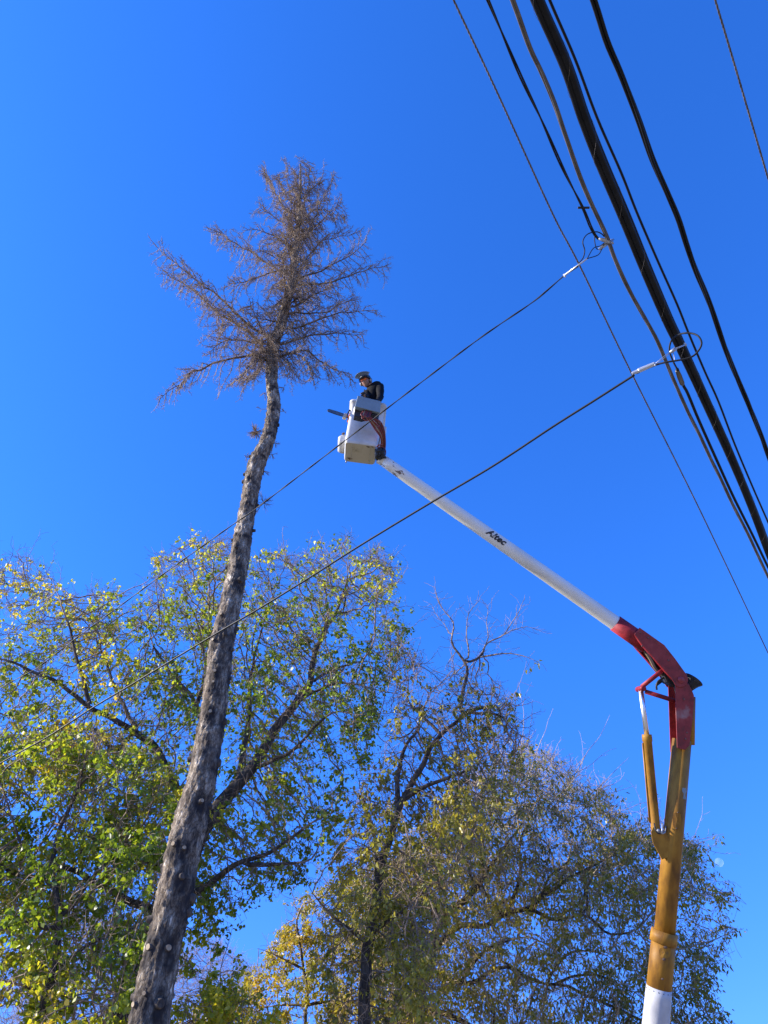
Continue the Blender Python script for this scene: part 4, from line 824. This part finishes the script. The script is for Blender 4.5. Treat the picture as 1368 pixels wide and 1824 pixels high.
g = MB(); g.prism([sawp(*p) - sn1 * .06 for p in ((-.045, -.06), (-.045, .05), (-.1, .1), (-.26, .09), (-.34, .03), (-.32, -.08), (-.14, -.09))], sn1 * .15); obj('saw_body', g, M['saw_body'], saw, False, .02)
g = MB(); g.tube(smooth_path([sawp(-.02, -.05) - sn1 * .07, sawp(-.03, .1) - sn1 * .06, sawp(-.05, .17), sawp(-.06, .1) + sn1 * .1], 6), .013, 8); g.tube(smooth_path([sawp(-.28, .06), sawp(-.42, .05), sawp(-.45, -.03), sawp(-.28, -.06)], 6), .016, 8); obj('handle', g, M['black'], saw, True)
g = MB(); g.box(sawp(.015, 0) + sn1 * .02, sd1 * .03, su1 * .06, sn1 * .03); obj('spiked_bumper', g, M['tan_with_bounce'], saw, False, .008)

# ------------------------------------------------------------------ the worker
hd = atY(651.5, 680, 9.15); feet = BL(.0, -.02, .07)
person = empty('person', feet, 'worker in black jacket, helmet and raised visor, leaning over the bucket controls', 'person')
def skin_obj(name, J, Ed, m, parent, extra=None, sub=2):
    me = bpy.data.meshes.new(name); ks = list(J); me.from_pydata([tuple(J[k][0]) for k in ks], [(ks.index(a), ks.index(b)) for a, b in Ed], [])
    o = bpy.data.objects.new(name, me); COL.objects.link(o); o.modifiers.new('s', 'SKIN'); me.skin_vertices  # radii below
    for i, k in enumerate(ks):
        r_ = J[k][1]; me.skin_vertices[0].data[i].radius = (r_, r_) if not isinstance(r_, tuple) else r_; me.skin_vertices[0].data[i].use_root = (i == 0)
    sm = o.modifiers.new('u', 'SUBSURF'); sm.levels = sub; sm.render_levels = sub
    dg = bpy.context.evaluated_depsgraph_get(); dg.update(); m2 = bpy.data.meshes.new_from_object(o.evaluated_get(dg)); bpy.data.objects.remove(o)
    m2.name = name
    if extra:
        b1 = bmesh.new(); b1.from_mesh(m2)
        t = bpy.data.meshes.new('t'); t.from_pydata(extra.v, [], extra.f); b1.from_mesh(t); b1.to_mesh(m2); b1.free()
    for mt in list(m2.materials): pass
    m2.materials.clear(); return link(name, m2, m, parent, True)
V3 = Vector
sh_c = atY(668, 691, 9.22)                    # between the shoulders
pel = BL(.03, .02, .95); fwd = V3((-.62, -.78, 0)).normalized(); lat = V3((-fwd.y, fwd.x, 0))   # lat = person's left
if lat.x < 0: lat = -lat                       # person's left is picture right/away
neck = sh_c.lerp(hd, .38) + V3((0, 0, .03)); chest = pel.lerp(sh_c, .62)
shL = sh_c + lat * .12 + V3((0, 0, -.03)); shR = sh_c - lat * .16 + V3((0, 0, -.035)) + fwd * .03
hdR = Z1(690, 560, 13.42); hdL = Z1(880, 650, 13.55)
elR = shR.lerp(hdR, .5) + V3((-.03, .02, -.1)) - fwd * .04; elL = shL.lerp(hdL, .5) + V3((.02, .03, -.07))
hipL = pel + lat * .09; hipR = pel - lat * .09; kL = BL(.1, -.02, .5); kR = BL(-.08, -.05, .5); aL = BL(.1, .03, .14); aR = BL(-.09, .0, .14); tL = aL + fwd * .15 + V3((0, 0, -.06)); tR = aR + fwd * .15 + V3((0, 0, -.06))
fdir = (hdR - elR).normalized()
def hand(J, Ed, w, d, up, side, pre, key):
    """palm, four unequal bent fingers and a thumb from the palm's side"""
    J[pre + 'palm'] = (w + d * .07, (.034, .02)); Ed.append((key, pre + 'palm'))
    for f, (o_, l_) in enumerate(((-.03, .07), (-.01, .08), (.01, .075), (.03, .06))):
        a = w + d * .095 + side * o_; b_ = a + d * l_ * .5 - up * .008; c = b_ + d * l_ * .25 - up * l_ * .4
        J[pre + 'f%da' % f] = (a, .0105); J[pre + 'f%db' % f] = (b_, .0095); J[pre + 'f%dc' % f] = (c, .008)
        Ed += [(pre + 'palm', pre + 'f%da' % f), (pre + 'f%da' % f, pre + 'f%db' % f), (pre + 'f%db' % f, pre + 'f%dc' % f)]
    a = w + d * .05 - side * .045; c = a + d * .045 - side * .01 - up * .015; J[pre + 't1'] = (a, .012); J[pre + 't2'] = (c, .0095); Ed += [(pre + 'palm', pre + 't1'), (pre + 't1', pre + 't2')]
# head as a shaped surface: skull, brow, nose, lips, chin, ears
look = (CAM + V3((-5.2, 0, 3)) - hd).normalized(); look = V3((look.x * 1.0, look.y, look.z * .65)).normalized(); hl = look.cross(V3((0, 0, 1))).normalized(); hu = hl.cross(look).normalized()
hg = MB(); vs = []; nu, nv = 28, 20
for i in range(nv + 1):
    ph = math.pi * i / nv
    for j in range(nu):
        th = 2 * math.pi * j / nu; x = math.sin(ph) * math.cos(th); y = math.sin(ph) * math.sin(th); z = math.cos(ph)
        fx = max(0, y); X1, Y1, Z1_ = x * .078, y * .098, z * .12
        if z < 0: X1 *= 1 - .28 * (-z) ** 1.5; Y1 *= 1 - .12 * -z
        nose = math.exp(-((x / .16) ** 2 + ((z + .12) / .17) ** 2)) * (y > 0); Y1 += nose * .026
        eyes = (math.exp(-(((abs(x) - .38) / .16) ** 2 + ((z - .1) / .11) ** 2))) * (y > 0); Y1 -= eyes * .013
        lips = math.exp(-((x / .25) ** 2 + ((z + .45) / .07) ** 2)) * (y > 0); Y1 += lips * .007
        chin = math.exp(-((x / .25) ** 2 + ((z + .82) / .16) ** 2)) * (y > 0); Y1 += chin * .014
        ear = math.exp(-(((abs(x) - 1) / .1) ** 2 + ((z + .02) / .2) ** 2 + ((y + .05) / .12) ** 2)); X1 += ear * .016 * (1 if x > 0 else -1)
        vs.append(hd + hl * X1 + look * Y1 + hu * Z1_)
hg.add(vs, [(i * nu + j, i * nu + (j + 1) % nu, (i + 1) * nu + (j + 1) % nu, (i + 1) * nu + j) for i in range(nv) for j in range(nu)])
J = {'pel': (pel, .11), 'chest': (chest, .09), 'sh': (sh_c, .075), 'neck': (neck, .05), 'head': (hd - hu * .03, .06), 'shL': (shL, .04), 'elL': (elL, .04), 'wL': (hdL, .027), 'shR': (shR, .04), 'elR': (elR, .04), 'wR': (hdR, .027),
     'hipL': (hipL, .09), 'hipR': (hipR, .09), 'kL': (kL, .058), 'kR': (kR, .058), 'aL': (aL, .04), 'aR': (aR, .04), 'tL': (tL, .035), 'tR': (tR, .035)}
Ed = [('pel', 'chest'), ('chest', 'sh'), ('sh', 'neck'), ('neck', 'head'), ('sh', 'shL'), ('shL', 'elL'), ('elL', 'wL'), ('sh', 'shR'), ('shR', 'elR'), ('elR', 'wR'), ('pel', 'hipL'), ('hipL', 'kL'), ('kL', 'aL'), ('aL', 'tL'), ('pel', 'hipR'), ('hipR', 'kR'), ('kR', 'aR'), ('aR', 'tR')]
hand(J, Ed, hdR, V3((-.25, -.6, -.2)).normalized(), V3((0, 0, 1)), lat, 'R', 'wR'); hand(J, Ed, hdL, V3((-.2, -.6, -.5)).normalized(), V3((0, 0, 1)), -lat, 'L', 'wL')
skin_obj('body', J, Ed, M['skin'], person, hg)
Jc = {k: (J[k][0], r_) for k, r_ in (('pel', .15), ('chest', .145), ('sh', .12), ('neck', .08), ('shL', .078), ('elL', .06), ('wL', .045), ('shR', .078), ('elR', .06), ('wR', .045))}
Ec = [e for e in Ed if e[0] in Jc and e[1] in Jc]
jk = skin_obj('jacket', Jc, Ec, M['jacket'], person)
for v in jk.data.vertices:
    p = v.co * 9; v.co += v.normal * (.006 + noise.noise(p) * .012 + noise.noise(p * 2.7) * .006)
Jt = {k: (J[k][0], r_) for k, r_ in (('pel', .145), ('hipL', .105), ('hipR', .105), ('kL', .075), ('kR', .075), ('aL', .06), ('aR', .06))}
skin_obj('trousers', Jt, [e for e in Ed if e[0] in Jt and e[1] in Jt], M['trouser'], person)
for a_, t_ in (('aL', 'tL'), ('aR', 'tR')): skin_obj('boot', {a_: (J[a_][0], .055), t_: (J[t_][0], .045)}, [(a_, t_)], M['boot'], person)
for nm, w in (('R', 'wR'), ('L', 'wL')):
    Jg = {k: (v[0], tuple(x * 1.12 for x in v[1]) if isinstance(v[1], tuple) else v[1] * 1.12) for k, v in J.items() if k.startswith(nm) or k == w}
    skin_obj('glove', Jg, [e for e in Ed if e[0] in Jg and e[1] in Jg], M['glove'], person)
def HP(x, y, z): return hd + hl * x + look * y + hu * z
# helmet: shell, brim, visor raised, ear muffs, glasses, hair
g = MB(); vs = []; nu = 28
for i in range(11):
    ph = R(92) * i / 10
    for j in range(nu):
        th = 2 * math.pi * j / nu; rx, ry, rz = .108, .132, .125; x, y, z = math.sin(ph) * math.cos(th), math.sin(ph) * math.sin(th), math.cos(ph); vs.append(HP(x * rx, y * ry - .012, .045 + z * rz))
k0 = len(vs)
for j in range(nu):
    th = 2 * math.pi * j / nu; y = math.sin(th); ex_ = .02 + .035 * max(0, y); vs.append(HP(math.cos(th) * (.108 + .014), math.sin(th) * (.132 + ex_) - .012, .032))
for j in range(nu):
    th = 2 * math.pi * j / nu; vs.append(HP(math.cos(th) * .098, math.sin(th) * .12 - .012, .03))
g.add(vs, [(i * nu + j, i * nu + (j + 1) % nu, (i + 1) * nu + (j + 1) % nu, (i + 1) * nu + j) for i in range(12) for j in range(nu)]); helmet = obj('helmet', g, M['helmet'], person, True)
g = MB(); g.tube([HP(0, -.1, .15), HP(0, 0, .173), HP(0, .09, .14)], .008, 6); obj('helmet_ridge', g, M['earmuff'], helmet, True)
g = MB(); vs = []
for i in range(7):
    for j in range(13):
        th = R(20 + 140 * j / 12); z = .062 + .055 * i / 6 - .02 * (i / 6) ** 2; rr_ = .125 + .075 * i / 6; vs.append(HP(math.cos(th) * rr_ * .85, math.sin(th) * rr_ + .0 + .02 * i / 6, z + .02 * math.sin(th)))
g.add(vs, [(i * 13 + j, i * 13 + j + 1, (i + 1) * 13 + j + 1, (i + 1) * 13 + j) for i in range(6) for j in range(12)]); vz = obj('visor', g, M['visor'], helmet, True); sl = vz.modifiers.new('s', 'SOLIDIFY'); sl.thickness = .004
for s_ in (-1, 1):
    g = MB(); g.disc_stack(HP(s_ * .088, -.01, -.01), hl * s_, [(0, .02), (0, .036), (.02, .038), (.032, .03), (.036, .01)], 18); obj('ear_muff', g, M['earmuff'], helmet, True)
g = MB()
for s_ in (-1, 1): g.disc_stack(HP(s_ * .032, .098, .012), look, [(-.02, .024), (0, .029), (.006, .024), (.008, .01)], 16)
g.box(HP(0, .1, .014), hl * .02, look * .005, hu * .006)
for s_ in (-1, 1): g.tube([HP(s_ * .06, .09, .015), HP(s_ * .08, 0, .01)], .004, 5)
obj('safety_glasses', g, M['lens'], person, True)
g = MB(); g.disc_stack(HP(0, -.02, -.02), hu, [(-.05, .06), (-.03, .088), (.03, .094), (.05, .09)], 20); hr = obj('hair', g, M['hair'], person, True)
for v in hr.data.vertices:
    q = v.co + wloc(person) - hd
    if q.dot(look) > .02: v.co -= look * (q.dot(look) - .02)

# ------------------------------------------------------------------ OVERHEAD LINES
def line_path(px, H, ext=14, smooth=True, wob=0):
    P = [atH(x, y, H) for x, y in px]
    a = (P[0] - P[2]).normalized(); b_ = (P[-1] - P[-3]).normalized(); P = [P[0] + a * ext * q for q in (1, .5, .2, .08, .03)] + P + [P[-1] + b_ * ext * 1.3 * q for q in (.03, .08, .2, .5, 1)]
    return smooth_path(P, 8)
def strands(g, path, rad, ks, pitch, rs, sides=6, ph0=0, step=.03):
    """ks strands twisted round the path"""
    ln = [0]
    for i in range(1, len(path)): ln.append(ln[-1] + (path[i] - path[i - 1]).length)
    n_ = int(ln[-1] / step); pts = []; j = 0
    for k in range(n_ + 1):
        s = ln[-1] * k / n_
        while j < len(ln) - 2 and ln[j + 1] < s: j += 1
        pts.append((path[j].lerp(path[j + 1], (s - ln[j]) / max(1e-9, ln[j + 1] - ln[j])), (path[j + 1] - path[j]).normalized(), s))
    for q in range(ks):
        out = []
        for p, t, s in pts:
            u = t.cross(Vector((0, 0, 1))).normalized(); w = t.cross(u); a = ph0 + 2 * math.pi * (q / ks + s / pitch + .12 * math.sin(s * 1.1)); out.append(p + (u * math.cos(a) + w * math.sin(a)) * rad)
        g.tube(out, rs, sides)
GR = 'overhead lines crossing the upper right'
def wire(name, label, g, m, group=GR):
    o = obj(name, g, m, None, True); recenter(o); tag(o, label, 'wire', group); return o
# 1 thin stranded steel wire, leftmost
g = MB(); p1 = line_path([(808, 0), (883, 159), (984, 380), (1033, 474), (1125, 665), (1242, 899), (1368, 1163)], 8.0); strands(g, p1, .0042, 3, .11, .0048, 5, step=.022)
wire('overhead_wire', 'thin twisted grey wire, leftmost of the lines crossing the upper right', g, M['cable_grey'])
# 2 dark drop wire that ends in the upper clamp
HW = 6.1
P2 = [atH(x, y, HW) for x, y in ((869, 0), (926, 133), (965, 215), (1003, 301), (1038, 370), (1052, 404), (1064, 424), (1076, 428))]
P2 = [P2[0] + (P2[0] - P2[2]).normalized() * q for q in (14, 7, 3, 1.2, .45)] + P2; g = MB(); strands(g, smooth_path(P2, 8), .0052, 2, .9, .0054, 6, step=.04)
o = empty('overhead_wire', P2[4], 'dark line, second from the left, that ends at the upper clamp', 'wire', GR); obj('cable', g, M['cable_dark'], o, True)
g = MB(); c = atH(1038, 370, HW); g.tube([c + Vector((-.03, 0, .0)), c + Vector((.04, .0, .0))], .007, 6); obj('cable_tie', g, M['black'], o)
# 3 grey twisted pair
g = MB(); p3 = line_path([(913, 0), (943, 82), (965, 129), (988, 185), (1008, 245), (1038, 327), (1079, 417), (1094, 459), (1116, 507), (1153, 575), (1171, 608), (1188, 647), (1204, 687), (1226, 734), (1260, 804), (1312, 912), (1340, 967), (1368, 1028)], HW)
strands(g, p3, .0068, 3, 2.2, .0072, 8, step=.04); wire('overhead_cable', 'grey loosely twisted cable that carries the upper clamp, left of the thick black one', g, M['cable_grey'])
# 4 thick black lashed bundle
g = MB(); p4 = line_path([(957, 0), (1008, 116), (1042, 215), (1076, 301), (1112, 385), (1153, 485), (1190, 571), (1214, 621), (1260, 721), (1303, 816), (1340, 905), (1368, 979)], HW + .02)
bun = empty('overhead_cable', p4[len(p4) // 2], 'thickest black cable bundle, lashed with thin wire', 'wire', GR)
def offs(path, du, dw, amp=.004, fr=1.0, ph=0):
    out = []; s = 0
    for i, p in enumerate(path):
        t = (path[min(i + 1, len(path) - 1)] - path[max(i - 1, 0)]).normalized(); u = t.cross(Vector((0, 0, 1))).normalized(); w = u.cross(t)
        if i: s += (p - path[i - 1]).length
        out.append(p + u * (du + amp * math.sin(s * fr + ph)) + w * (dw + amp * math.cos(s * fr * .8 + ph)))
    return out
for q, (du, dw, rr_) in enumerate(((-.018, .0, .017), (.011, -.004, .021), (-.004, .026, .014), (.026, .015, .010), (-.025, .019, .007))):
    g = MB(); g.tube(offs(p4, du, dw, .003, 1.5, q), rr_, 12); obj('strand', g, M['cable_black'], bun, True)
g = MB(); strands(g, p4, .038, 1, .42, .0007, 4, step=.02); obj('lashing_wire', g, M['cable_grey'], bun, True)
# 5 thin dark wire right of the bundle
g = MB(); p5 = line_path([(979, 0), (1025, 107), (1064, 211), (1107, 309), (1135, 380), (1173, 468), (1206, 542), (1228, 597), (1256, 663), (1280, 716), (1309, 792), (1340, 866), (1368, 930)], HW + .5); g.tube(p5, .0085, 8)
wire('overhead_wire', 'single dark wire just right of the thick black bundle', g, M['cable_black'])
# 6 black twisted triple
g = MB(); p6 = line_path([(1057, 0), (1081, 73), (1107, 133), (1137, 211), (1162, 284), (1188, 344), (1208, 390), (1223, 435), (1241, 485), (1261, 534), (1292, 620), (1312, 672), (1334, 721), (1352, 767), (1368, 810)], HW + .3)
strands(g, p6, .011, 3, 3.1, .009, 8, step=.05, ph0=1.2); wire('overhead_cable', 'black loosely twisted service cable, right of the thick bundle', g, M['cable_black'])
# 7 far right thin wire
g = MB(); p7 = line_path([(1274, 0), (1306, 107), (1334, 202), (1367, 314)], 8.0); strands(g, p7, .0042, 3, .11, .0048, 5, step=.022)
wire('overhead_wire', 'thin twisted grey wire alone in the top right corner', g, M['cable_grey'])
# 8 upper drop line with clamp and slack loop
def zb(x, y): return (980 + x / 4.56, 380 + y / 4.56)
def dropd(x, f0_, f1_, x0=1080, x1=0): return f0_ + (f1_ - f0_) * (x0 - x) / (x0 - x1)
def droppts(l, a, b_): return [atD(x, y, dropd(x, a, b_)) for x, y in l]
d1 = droppts([(1068, 444), (1056, 452), (1046, 461), (1030, 474), (1005, 491), (975, 517), (945, 541), (850, 606), (715, 708), (600, 796), (460, 903), (407, 940), (303, 1014), (202, 1088), (134, 1138), (67, 1189), (0, 1226), (-120, 1300), (-300, 1405)], 4.85, 7.6)
o = empty('service_drop', d1[4], 'upper thin service line crossing the bucket, with a slack loop at its clamp', 'wire'); g = MB(); dp = smooth_path(d1[3:], 8); strands(g, dp, .0026, 2, .5, .0034, 6, step=.04); obj('cable', g, M['cable_dark'], o, True)
g = MB(); D1 = 4.82; HC = atH(1076, 430, HW)
lp = [zb(235, 405), zb(268, 360), zb(280, 300), zb(265, 230), zb(300, 172), zb(370, 150), zb(415, 165), zb(440, 190)]; g.tube(smooth_path([atD(x, y, 4.8) for x, y in lp], 8), .0036, 6); obj('slack_loop', g, M['cable_dark'], o, True)
g = MB()
for l in ([(300, 368), (350, 285), (405, 265), (440, 240)], [(300, 368), (385, 340), (415, 300), (440, 245)], [(360, 160), (362, 230), (380, 290), (420, 275)], [(330, 120), (365, 190), (420, 225), (450, 235)]): g.tube(smooth_path([atD(*zb(*p), 4.82) for p in l], 6), .003, 6)
obj('bail_wire', g, M['cable_dark'], o, True)
g = MB(); a, b_ = atD(*zb(400, 292), 4.82), atD(*zb(465, 240), 4.84); g.tube([a, a.lerp(b_, .5), b_], [.008, .012, .013], 8); a, b_ = atD(*zb(430, 215), 4.8), atD(*zb(515, 212), 4.86); g.tube([atD(*zb(395, 205), 4.8), a, atD(*zb(480, 235), 4.84), b_], [.006, .012, .014, .006], 8)
g.tube([atD(*zb(495, 210), 4.86), atD(*zb(512, 250), 4.86)], .006, 6); obj('clamp', g, M['steel'], o, True)
g = MB(); a, b_ = droppts([(1048, 459), (1005, 491)], 4.85, 7.6); g.tube([a, b_], [.005, .0075], 8); g.tube([b_ + Vector((.0, 0, .014)), b_ - Vector((-.004, 0, .016))], .006, 6); obj('splice', g, M['clamp'], o, True)
# 9 lower drop line with wedge clamp and big loop
d2 = droppts([(1130, 668), (1105, 684), (1050, 719), (985, 760), (880, 829), (780, 888), (700, 936), (625, 982), (540, 1036), (460, 1085), (398, 1121), (336, 1158), (235, 1219), (168, 1259), (84, 1313), (0, 1360), (-130, 1440), (-300, 1540)], 5.3, 7.9)
o = empty('service_drop', d2[2], 'lower thicker black service line running from a pale wedge clamp across the white boom', 'wire'); g = MB(); g.tube(smooth_path(d2, 8), .008, 8); obj('cable', g, M['cable_dark'], o, True)
g = MB(); a, b_ = atD(*zb(665, 1302), 5.22), atD(*zb(848, 1222), 5.18); g.tube([a, a.lerp(b_, .28), a.lerp(b_, .3), b_], [.012, .013, .017, .013], 8); g.tube([b_ + Vector((0, 0, .012)), b_ - Vector((0, 0, .02))], .007, 6); obj('wedge_clamp', g, M['clamp'], o, False, .002)
g = MB(); lp = [(700, 1300), (850, 1235), (940, 1210), (1050, 1192), (1150, 1165), (1205, 1115), (1230, 1055), (1205, 1000), (1150, 975), (1080, 975), (1015, 1000), (978, 1050), (970, 1120), (1000, 1205), (1030, 1262)]
dd = [5.22, 5.2, 5.15, 5.1, 5.06, 5.04, 5.03, 5.05, 5.1, 5.15, 5.28, 5.3, 5.3, 5.3, 5.3]; g.tube(smooth_path([atD(*zb(*p), d) for p, d in zip(lp, dd)], 8), .0062, 8); obj('slack_loop', g, M['cable_black'], o, True)
g = MB(); 
for l in ([(850, 1225), (920, 1165), (985, 1120)], [(855, 1230), (930, 1172), (985, 1128)], [(1000, 1130), (1010, 1185), (1000, 1210)]): g.tube([atD(*zb(*p), 5.2) for p in l], .002, 5)
obj('bail_wire', g, M['steel'], o, True)
g = MB(); a, b_ = atD(*zb(975, 1130), 5.2), atD(*zb(1020, 1100), 5.2); g.tube([a, b_], [.01, .014], 8); c = atD(*zb(1098, 1066), 5.3); g.tube([b_, c], .005, 6); g.tube([c - Vector((0, 0, .008)), c + Vector((0, 0, .01))], .009, 6); obj('clamp', g, M['steel'], o, True)
# parallel insulated line starting at the splice
P = [atD(*zb(1030, 1262), 5.3)] + [atH(x, y, HW) for x, y in ((1217, 686), (1225, 701), (1245, 749), (1275, 816), (1306, 884), (1340, 952), (1368, 1010))]
dpt = P[0] - atH(*zb(1030, 1262), HW); P[0] = atH(*zb(1030, 1262), HW); P += [P[-1] + (P[-1] - P[-3]).normalized() * q for q in (.5, 1.5, 4, 14)]
o2 = empty('overhead_cable', P[2], 'dark cable starting at a tubular splice between the grey cable and the thick bundle', 'wire', GR); g = MB(); g.tube(smooth_path(P, 8), .011, 8); obj('cable', g, M['cable_black'], o2, True)
g = MB(); g.tube([atH(1206, 660, HW), atH(1210, 670, HW), atH(1215, 683, HW), atH(1216.5, 687, HW)], [.014, .018, .018, .008], 10); obj('splice', g, M['cable_grey'], o2, True)
